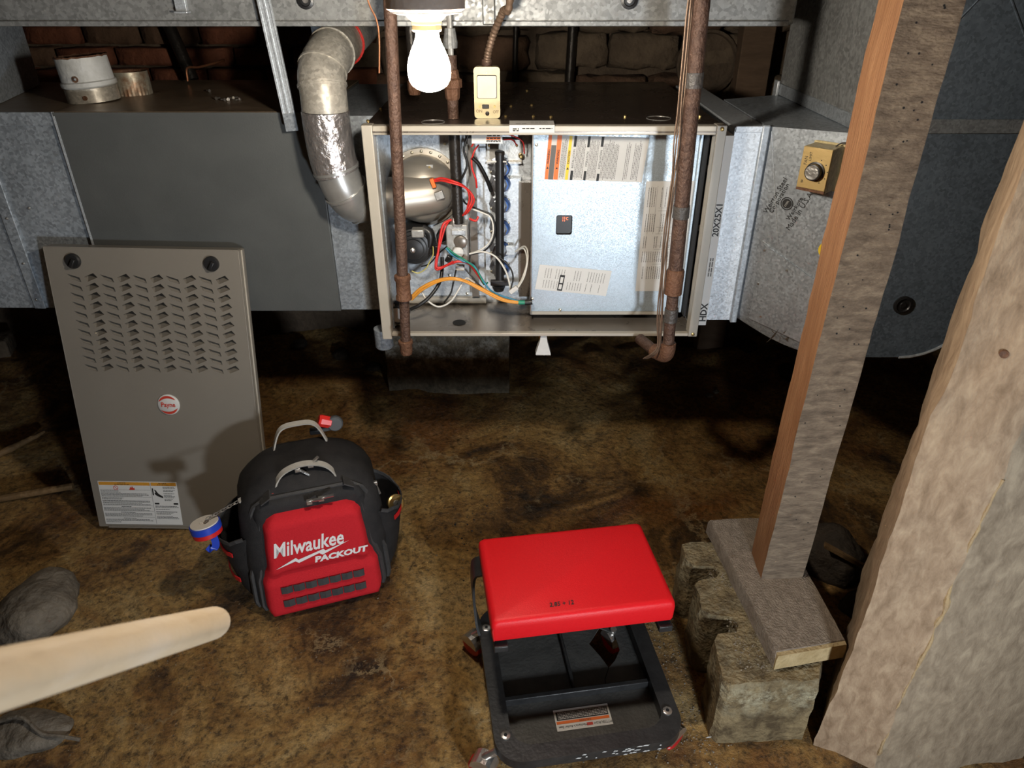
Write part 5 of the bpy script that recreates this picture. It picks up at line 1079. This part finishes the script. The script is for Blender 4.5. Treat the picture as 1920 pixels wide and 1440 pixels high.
# round brass thing in the right pocket
ms = thing('tape_measure', 'round brass-faced gauge tucked in right backpack pocket', 'gauge', TW @ Vector((0.225, 0.125, 0.185)), (0, 0, math.radians(18)))
MB().lathe([(0.024, 0), (0.026, 0.004), (0.026, 0.014), (0.022, 0.016), (0.021, 0.013), (0.002, 0.013)], (0, 0, 0.022), (0.35, -0.8, 0.5), 24).build('round_case', m_brass, ms, smooth=True, ang=30)
MB().lathe([(0.010, 0.0135), (0.008, 0.0155), (0.002, 0.016)], (0, 0, 0.022), (0.35, -0.8, 0.5), 12).build('center_boss', m_chrome, ms, smooth=True)

# ------------------------------------------------------------------ roller seat
rsR = math.radians(8.5)
rsT = thing('roller_seat', 'low rolling mechanic seat with red vinyl cushion and black tray', 'stool', (0.134, 1.156, 0.0), (0, 0, rsR))
cu_ = MB(); rings = []
for z, ins, r in ((0.314, 0.002, 0.007), (0.320, 0.0, 0.008), (0.352, -0.001, 0.009), (0.363, 0.0005, 0.010), (0.3685, 0.004, 0.011), (0.371, 0.011, 0.014)):
    ring = []
    for x, y in rrect(-0.196+ins, 0.196-ins, -0.127+ins, 0.127-ins, r, 6): ring.append(Vector((x, y, z)))
    rings.append(ring)
cs = cu_.loft(rings).build('cushion', m_vinyl, rsT, smooth=True, ang=60); lab(cs, 'bright red vinyl cushion')
MB().tube([(-0.192, -0.1275, 0.318), (-0.1945, -0.127, 0.345), (-0.190, -0.122, 0.362)], 0.0018, 6).build('cushion_seam', m_redwheel, cs, smooth=True)
TEXT('2.85 + 12', 0.016, (-0.045, -0.098, 0.3716), (1, 0, 0), (0, 1, 0), m_ink, cs, shear=0.15, bold=0.0003, xs=0.85)
MB().mm((-0.185, -0.118, 0.306), (0.185, 0.118, 0.316)).build('seat_board', m_blackmat, rsT)
for s_ in (-1, 1):
    MB().mm((s_*0.178-0.015, -0.136, 0.290), (s_*0.178+0.015, 0.120, 0.306)).build('seat_rail', m_trayframe, rsT, bevel=0.002)
    MB().band(spline([(s_*0.190, 0.100, 0.308), (s_*0.211, 0.108, 0.290), (s_*0.215, 0.110, 0.230), (s_*0.212, 0.095, 0.160), (s_*0.204, 0.075, 0.116)], 6), (0, 1, 0.2), 0.052, 0.006).build('leg', m_trayframe, rsT, smooth=True)
# tray frame ring and sunken tray
fo_ = rrect(-0.205, 0.205, -0.268, 0.150, 0.060, 8); fi_ = rrect(-0.168, 0.168, -0.232, 0.120, 0.045, 8)
fr_ = PLATE([fo_, fi_], 0.026, lambda a, b, c: (a, b, 0.098+c), 'tray_frame', m_trayframe, rsT)
bv = fr_.modifiers.new('bevel', 'BEVEL'); bv.width = 0.004; bv.segments = 2; bv.limit_method = 'ANGLE'
hole_ = [(0.062, 0.030), (0.080, -0.010), (0.092, -0.045), (0.112, -0.028), (0.132, 0.0), (0.134, 0.05), (0.10, 0.075)]
PLATE([rrect(-0.171, 0.171, -0.235, 0.123, 0.045, 8), hole_], 0.004, lambda a, b, c: (a, b, 0.074+c), 'tray_floor', m_tray, rsT)
wv = MB(); ip = rrect(-0.169, 0.169, -0.233, 0.121, 0.045, 8); wv.loft([[Vector((x, y, 0.074)) for x, y in ip], [Vector((x, y, 0.106)) for x, y in ip]], cap=False); wv.build('tray_wall', m_tray, rsT, smooth=True)
MB().mm((-0.168, -0.112, 0.075), (0.168, -0.100, 0.096)).build('tray_divider', m_trayframe, rsT, bevel=0.002)
MB().mm((-0.008, -0.100, 0.075), (0.000, 0.120, 0.086)).build('tray_divider', m_trayframe, rsT, bevel=0.002)
MB().tube([(0.092, -0.045, 0.0765), (0.075, -0.075, 0.0765), (0.07, -0.099, 0.0765)], 0.0012, 5).build('tray_crack', m_hole, rsT)
for x, y in ((-0.180, -0.205), (0.180, -0.200), (-0.187, 0.085), (0.187, 0.085)):
    b_ = MB().lathe([(0.0105, 0), (0.0105, 0.003), (0.008, 0.004)], (x, y, 0.111), (0, 0, 1), 16).build('bolt', m_chrome, rsT, smooth=True, ang=30); MB().lathe([(0.004, 0.0038), (0.004, 0.0048)], (x, y, 0.111), (0, 0, 1), 6).build('bolt_socket', m_hole, b_)
sc_ = MB(); random.seed(11)
for k in range(26):
    x = random.gauss(0.05, 0.06); y = -0.2692; z = 0.098+random.uniform(-0.010, 0.012); s2 = random.uniform(0.002, 0.009); sc_.poly([(x-s2, y, z-0.001), (x+s2*0.6, y, z-0.002), (x+s2, y, z+0.001), (x-s2*0.2, y, z+0.0024)])
so = sc_.build('paint_scuffs', m_scuff, fr_, recalc=False); so['kind'] = 'stuff'
# caution sticker in the tray, upside down towards the photographer
sl_ = MB().mm((-0.063, -0.190, 0.0764), (0.063, -0.138, 0.0770)).build('tray_sticker', m_white, rsT); lab(sl_, 'torn caution sticker with orange stripe')
so_ = Vector((0.063, -0.138, 0.0771)); xd_, yd_ = Vector((-1, 0, 0)), Vector((0, -1, 0))
RECT(so_, xd_, yd_, [(0.004, 0.122, 0.006, 0.027)], sl_, m_ink); RECT(so_, xd_, yd_, [(0.004, 0.124, 0.029, 0.036)], sl_, m_orange); RECT(so_, xd_, yd_, [(0.044, 0.058, 0.040, 0.047)], sl_, m_redink)
# sticker text reads from the far side
tx = Vector((-1, 0, 0)); ty = Vector((0, -1, 0))
TEXT('PITTSBURGH', 0.0085, (0.042, -0.1815, 0.0775), tx, ty, m_ink, sl_, xs=0.85); TEXT("Mechanic's Roller Seat", 0.0075, (-0.026, -0.1815, 0.0775), tx, ty, m_ink, sl_, xs=0.95)
TEXT('CAUTION', 0.006, (0.004, -0.1705, 0.0776), tx, ty, m_ink, sl_)
PRINT(so_, xd_, yd_, [(0.006, 0.118, 0.009+0.0036*k, 0.0016) for k in range(5)], sl_, m_white, lift=0.0006)
# casters
for x, y, a in ((-0.222, -0.222, 2.6), (0.190, -0.215, 0.6), (-0.214, 0.100, 2.2), (0.135, 0.055, 1.9)):
    ca = MB(); d_ = Vector((math.cos(a), math.sin(a), 0)); s2 = Vector((-d_.y, d_.x, 0)); c_ = Vector((x, y, 0)) + d_*0.008
    rings = []
    for k in range(9):
        t_ = math.pi*k/8; rings.append([c_ + s2*sg*0.017 + d_*0.028*math.cos(t_) + Vector((0, 0, 0.042+0.030*math.sin(t_))) for sg in (-1, 1)] )
    ca.loft(rings, cap=False, closed=False)
    for sg in (-1, 1): ca.poly([c_ + s2*sg*0.017 + d_*0.028*math.cos(math.pi*k/8) + Vector((0, 0, 0.042+0.030*math.sin(math.pi*k/8))) for k in range(9)])
    cy_ = ca.build('caster', m_chrome, rsT)
    MB().lathe([(0.024, -0.012), (0.031, -0.008), (0.031, 0.008), (0.024, 0.012), (0.012, 0.013)], c_+Vector((0, 0, 0.0315))+d_*0.004, s2, 24).build('wheel', m_redwheel, cy_, smooth=True, ang=40)
    MB().tube([c_+Vector((0, 0, 0.066)), Vector((x, y, 0.088)) - Vector((0.004 if x > 0 else -0.02, 0, 0))], 0.008, 10).build('stem', m_chrome, cy_, smooth=True)

# ------------------------------------------------------------------ posts, blocks, stones
def rdisp(x, y, z, seed, amp):
    return Vector((amp*noise.noise(Vector((x*9+seed, y*9, z*5))) + amp*0.4*noise.noise(Vector((x*30, y*30+seed, z*24))), amp*noise.noise(Vector((x*9, y*9+seed, z*5+7))) + amp*0.4*noise.noise(Vector((x*30, y*30, z*24+seed))), 0))
def rough_post(corners, z0, z1, name, mats, label, seed, amp, fmat=None, nz=60, per=6, parent=None):
    mb = MB(); rings = []; P2 = []
    n = len(corners)
    for i in range(n):
        a, b = Vector(corners[i]), Vector(corners[(i+1) % n])
        for k in range(per): P2.append((a.lerp(b, k/per), i))
    for j in range(nz+1):
        z = z0+(z1-z0)*j/nz
        rings.append([Vector((p.x + amp*noise.noise(Vector((p.x*9+seed, p.y*9, z*5))) + amp*0.4*noise.noise(Vector((p.x*30, p.y*30+seed, z*24))), p.y + amp*noise.noise(Vector((p.x*9, p.y*9+seed, z*5+7))) + amp*0.4*noise.noise(Vector((p.x*30, p.y*30, z*24+seed))), z)) for p, _ in P2])
    mb.loft(rings)
    if fmat:
        N = len(P2)
        for j in range(nz):
            for k in range(N): mb.mi[j*N+k] = fmat[P2[k][1]]
    return mb.build(name, mats, parent, smooth=True, ang=40, world=parent is not None)
PX0, PX1, PY0, PY1 = 0.604, 0.704, 1.245, 1.335
wp1 = thing('wooden_post', 'square wooden post with orange left side and nail-pocked front', 'post', (0.654, 1.29, 0.246))
rough_post([(PX0, PY0), (PX1, PY0+0.004), (PX1+0.002, PY1), (PX0+0.002, PY1)], 0.246, 1.78, 'post_timber', [m_postw, m_posto], '', 2.0, 0.004, [0, 0, 0, 1], parent=wp1)
random.seed(5); nh = MB()
for k in range(46):
    z = random.uniform(0.35, 1.5); x = random.uniform(PX0+0.012, PX1-0.012) if random.random() < 0.7 else PX0+random.choice((0.03, 0.075)); r_ = random.uniform(0.0010, 0.0021)
    yp = PY0+0.004*(x-PX0)/(PX1-PX0); nh.lathe([(r_, -0.003), (r_, 0.0006)], Vector((x, yp, z))+rdisp(x, yp, z, 2.0, 0.004), (0, -1, 0), 7)
no = nh.build('nail_holes', m_hole, wp1, world=True); no['kind'] = 'stuff'
tmb = thing('rough_timber', 'massive rough-hewn timber filling the lower right corner', 'timber', (0.92, 1.08, 0.0))
rough_post([(0.688, 0.975), (0.795, 0.918), (0.98, 0.925), (1.14, 0.945), (1.20, 1.16), (0.86, 1.26)], -0.004, 1.78, 'timber_body', [m_timber, m_timbergrey], '', 6.0, 0.012, [0, 1, 1, 1, 1, 0], 80, 6, parent=tmb)
ed = MB(); zs = [0.05+0.012*k for k in range(64)]
ed.tube([Vector((0.795, 0.918, z))+rdisp(0.795, 0.918, z, 6.0, 0.012)+Vector((0, 0.0015, 0)) for z in zs], [max(0.0010, 0.0026+0.0055*noise.noise(Vector((z*9, 3, 0)))+0.004*noise.noise(Vector((z*40, 1, 0)))) for z in zs], 7)
lab(ed.build('split_edge', m_wane, tmb, world=True, smooth=True, ang=30), 'pale chipped corner edge')
kt = MB().lathe([(0.007, -0.004), (0.0065, 0.0025), (0.003, 0.001)], Vector((0.735, 0.950, 1.02))+rdisp(0.735, 0.950, 1.02, 6.0, 0.012), (-0.45, -0.9, 0), 12).build('knot', m_rustdk, tmb, world=True, smooth=True)
# hollow concrete block with two notched cells on its left side
BXL, BXR, BYF, BYB = 0.455, 0.80, 0.985, 1.43
outl = [(BXL+0.012, BYF), (0.664, BYF+0.01), (0.682, BYF+0.045), (0.715, BYF+0.12), (0.755, BYB-0.02), (BXL+0.02, BYB), (BXL-0.006, BYB-0.012), (BXL-0.010, BYB-0.06), (BXL+0.008, BYB-0.085),
        (BXL+0.058, BYB-0.095), (BXL+0.070, BYB-0.115), (BXL+0.058, BYB-0.135), (BXL+0.012, BYB-0.14), (BXL-0.002, BYB-0.155), (BXL-0.004, BYB-0.235), (BXL+0.012, BYB-0.255),
        (BXL+0.062, BYB-0.262), (BXL+0.074, BYB-0.285), (BXL+0.062, BYB-0.305), (BXL+0.014, BYB-0.312), (BXL+0.002, BYB-0.33), (BXL, BYF+0.014)]
def block(outline, z0, z1, amp, nz=7, seed=0):
    rings = []; dense = []
    n = len(outline)
    for i in range(n):
        a, b = Vector(outline[i]), Vector(outline[(i+1) % n]); m_ = max(1, int((b-a).length/0.018))
        for k in range(m_): dense.append(a.lerp(b, k/m_))
    cx = sum(p.x for p in dense)/len(dense); cy = sum(p.y for p in dense)/len(dense)
    for j in range(nz+1):
        t = j/nz; z = z0+(z1-z0)*t; ins = 0.012*max(0, (t-0.9)/0.1)
        rings.append([Vector((p.x+(cx-p.x)*ins*2+amp*noise.noise(Vector((p.x*25, p.y*25, z*25+seed))), p.y+(cy-p.y)*ins*2+amp*noise.noise(Vector((p.x*25+9, p.y*25, z*25+seed))), z+amp*0.6*noise.noise(Vector((p.x*20, p.y*20, seed))))) for p in dense])
    return MB().loft(rings)
cbk = block(outl, -0.01, 0.198, 0.007).build('concrete_block', m_block, smooth=True, ang=45); tag(cbk, 'stained notched concrete block under the wooden post', 'concrete block')
pk = thing('support_plank', 'dusty plank between the concrete block and wooden post', 'plank', (0.64, 1.25, 0.2))
pc = [(0.570, 1.028), (0.735, 1.060), (0.715, 1.475), (0.527, 1.462)]
pkb = block(pc, 0.200, 0.246, 0.003, 4, 3).build('plank_body', m_plank, pk, world=True, smooth=True, ang=40)
ev = block([(0.5705, 1.0215), (0.7345, 1.0535), (0.7345, 1.0640), (0.5705, 1.0325)], 0.202, 0.244, 0.0012, 3, 3).build('sawn_end', m_plankend, pk, world=True); lab(ev, 'pale sawn end grain')
# concrete pier under the furnace
pr = block([(-0.508, 2.52), (-0.012, 2.50), (-0.012, 2.72), (-0.508, 2.72)], -0.01, 0.655, 0.008, 14, 8).build('concrete_pier', m_pier, smooth=True, ang=45); tag(pr, 'damp concrete pier with white crust standing under the furnace', 'pier')
def rock(c, d, seed, mat, name, label, cat='stone', group=None, rz=0):
    bm = bmesh.new(); bmesh.ops.create_icosphere(bm, subdivisions=4, radius=1)
    for v in bm.verts:
        p = v.co.copy(); f = 1+0.22*noise.noise(p*1.2+Vector((seed, 0, 0)))+0.07*noise.noise(p*3+Vector((0, seed, 0)))+0.03*noise.noise(p*9)+0.015*noise.noise(p*24)
        q = Vector((p.x*f*d[0], p.y*f*d[1], p.z*f*d[2])); q = Matrix.Rotation(rz, 3, 'Z') @ q; v.co = q
    me = bpy.data.meshes.new(name); bm.to_mesh(me); bm.free(); me.materials.append(mat)
    for p in me.polygons: p.use_smooth = True
    o_ = bpy.data.objects.new(name, me); COL.objects.link(o_); o_.location = c; tag(o_, label, cat, group); return o_
q = WZ(70, 1150, 0.0); rock((q.x, q.y, 0.02), (0.10, 0.12, 0.065), 2, m_rock, 'stone', 'grey damp stone beside the pale pole at left')
q = WZ(45, 1375, 0.0); rock((q.x, q.y, 0.0), (0.10, 0.06, 0.035), 4, m_rock, 'stone', 'low dark stone in the bottom left corner')
q = WZ(1540, 1040, 0.05); rock((q.x+0.03, q.y+0.02, 0.04), (0.085, 0.11, 0.085), 7, m_soil, 'stone', 'dark wet rock behind the wooden post', rz=0.5)
q = WZ(1590, 1130, 0.0); rock((q.x+0.045, q.y-0.02, 0.0), (0.08, 0.05, 0.04), 9, m_soil, 'stone', 'low dark rock beside the rough timber')
q = WZ(1545, 1045, 0.13); cp_ = block([(0, 0), (0.11, -0.05), (0.115, -0.038), (0.006, 0.018)], 0, 0.012, 0.002, 2, 5)
cp_.v = [Vector((v.x, v.y, v.z-0.35*v.x)) + q + Vector((0.01, 0.03, 0.005)) for v in cp_.v]
o_ = cp_.build('wood_chip', m_bark); tag(o_, 'splintered wood chip lying on the dark rock', 'wood chip')
q = WZ(1598, 1122, 0.02); o_ = MB().tube([q, q+Vector((0.02, -0.012, 0.001))], 0.006, 8).build('plaster_crumb', m_whiteplastic, smooth=True); tag(o_, 'small white crumb between dark rocks and timber', 'crumb')
random.seed(21)
for k, (px, py, s2) in enumerate(((520, 620, .05), (560, 650, .04), (640, 668, .045), (700, 685, .035), (1345, 630, .06), (1400, 655, .05), (1330, 740, .016), (1343, 733, .014), (1480, 700, .06))):
    q = WZ(px, py, 0.03); names = ['beside the left duct shadow', 'left of the concrete pier', 'below the furnace left corner', 'in front of the concrete pier', 'under the filter slot', 'under the flared duct', 'in the dark right of centre', 'next to another pebble right of centre', 'behind the wooden post low down']
    rock((q.x, q.y, fz(q.x, q.y)+s2*0.3), (s2, s2*0.8, s2*0.55), 30+k, m_soil if k not in (6, 7) else m_rock, 'rubble_stone', 'small rubble stone ' + names[k], 'stone', 'rubble stones under the furnace', rz=k)
# sticks at the left
a, b = WZ(-20, 938, 0.012), WZ(137, 911, 0.012); pts = [a.lerp(b, k/8)+Vector((0, 0.01*noise.noise(Vector((k, 0, 0))), 0.003*noise.noise(Vector((k, 3, 0))))) for k in range(9)]
o_ = MB().tube(pts, 0.012, 9).build('stick', m_bark, smooth=True); tag(o_, 'pale straight stick lying left of the leaning door', 'stick')
a, b = WZ(-20, 862, 0.012), WZ(82, 812, 0.012); pts = [a.lerp(b, k/8)+Vector((0, 0.014*noise.noise(Vector((k*.8, 7, 0))), 0.003)) for k in range(9)]
o_ = MB().tube(pts, [0.012, .013, .012, .014, .012, .011, .010, .008, .005], 9).build('stick', m_bark, smooth=True); tag(o_, 'dark crooked root farther back at the left edge', 'stick')
q = WZ(0, 680, 0.0); o_ = MB().box((q.x-0.02, q.y+0.03, 0.05), (0.14, 0.12, 0.12), Matrix.Rotation(0.3, 3, 'Z')).build('old_brick', m_brick3, bevel=0.008); tag(o_, 'old grey brick half seen at the left edge', 'brick')
# twisted wire in the lower left
q = [WZ(0, 1352, 0.04), WZ(40, 1345, 0.05), WZ(75, 1375, 0.03), WZ(110, 1380, 0.02), WZ(150, 1387, 0.006)]
o_ = MB().tube(spline(q, 5), 0.0045, 7).build('twig', m_rock, smooth=True); tag(o_, 'grey crooked twig on the low stone at bottom left', 'twig')
# pale pole hanging in the foreground
e_ = Vector((-0.327, 0.538, 0.903)); s_ = Vector((-0.292, 0.265, 1.170)); d_ = (s_-e_).normalized(); t_end = (1.78-e_.z)/d_.z
pp = MB(); ls_ = [(-0.0185, .002), (-0.0175, .008), (-0.014, .0135), (-0.008, .0165), (0.0, .0175)] + [(t_end*k/12, .0178) for k in range(1, 13)]
pp.tube([e_+d_*h for h, r in ls_], [r for h, r in ls_], 24)
po_ = pp.build('wooden_pole', m_pole, smooth=True, ang=60); tag(po_, 'pale round wooden pole end reaching in from the lower left', 'pole')
# scattered grit on the floor
random.seed(33); gm = MB()
def grit(n, fx, smin, smax):
    for k in range(n):
        x, y = fx(); s2 = random.uniform(smin, smax); z = fz(x, y); a = random.uniform(0, 6.28)
        v_ = [Vector((math.cos(a+i*1.57)*s2*random.uniform(.6, 1), math.sin(a+i*1.57)*s2*random.uniform(.6, 1), 0)) for i in range(4)]
        c_ = Vector((x, y, z)); gm.add([c_+p for p in v_]+[c_+Vector((0, 0, s2*0.7))], [(0, 1, 4), (1, 2, 4), (2, 3, 4), (3, 0, 4)])
grit(2200, lambda: (random.uniform(-1.3, 1.0), random.uniform(0.7, 2.6)), 0.0007, 0.0024)
grit(500, lambda: (random.gauss(0.42, 0.05), random.uniform(0.9, 1.5)), 0.001, 0.004)
grit(60, lambda: (random.gauss(0.05, 0.18), random.gauss(1.55, 0.10)), 0.002, 0.005)
go = gm.build('floor_grit', m_gravel, recalc=False); tag(go, 'scattered fine grit and gravel on the wet floor', 'grit', kind='stuff'); gm = MB()
def grit_at(n, fx, z, smin, smax):
    for k in range(n):
        x, y = fx(); s2 = random.uniform(smin, smax); a = random.uniform(0, 6.28); c_ = Vector((x, y, z))
        v_ = [Vector((math.cos(a+i*1.57)*s2*random.uniform(.6, 1), math.sin(a+i*1.57)*s2*random.uniform(.6, 1), 0)) for i in range(4)]
        gm.add([c_+p for p in v_]+[c_+Vector((0, 0, s2*0.7))], [(0, 1, 4), (1, 2, 4), (2, 3, 4), (3, 0, 4)])
grit_at(420, lambda: (random.uniform(0.555, 0.715), random.uniform(1.05, 1.45)), 0.246, 0.0006, 0.0018)
grit_at(380, lambda: (random.uniform(0.50, 0.565), random.uniform(1.02, 1.40)), 0.198, 0.001, 0.0034)
pg_ = gm.build('plank_grit', m_gravel, recalc=False); tag(pg_, 'sawdust and grit strewn on plank and concrete block', 'grit', kind='stuff')
random.seed(44); gm = MB()
grit(45, lambda: (random.gauss(0.06, 0.09), random.gauss(1.60, 0.06)), 0.002, 0.006)
grit(30, lambda: (random.gauss(-0.12, 0.05), random.gauss(1.72, 0.10)), 0.002, 0.006)
dk_ = gm.build('dark_debris', m_blackmat, recalc=False); tag(dk_, 'scattered dark crumbs on the floor behind the red seat', 'debris', kind='stuff')
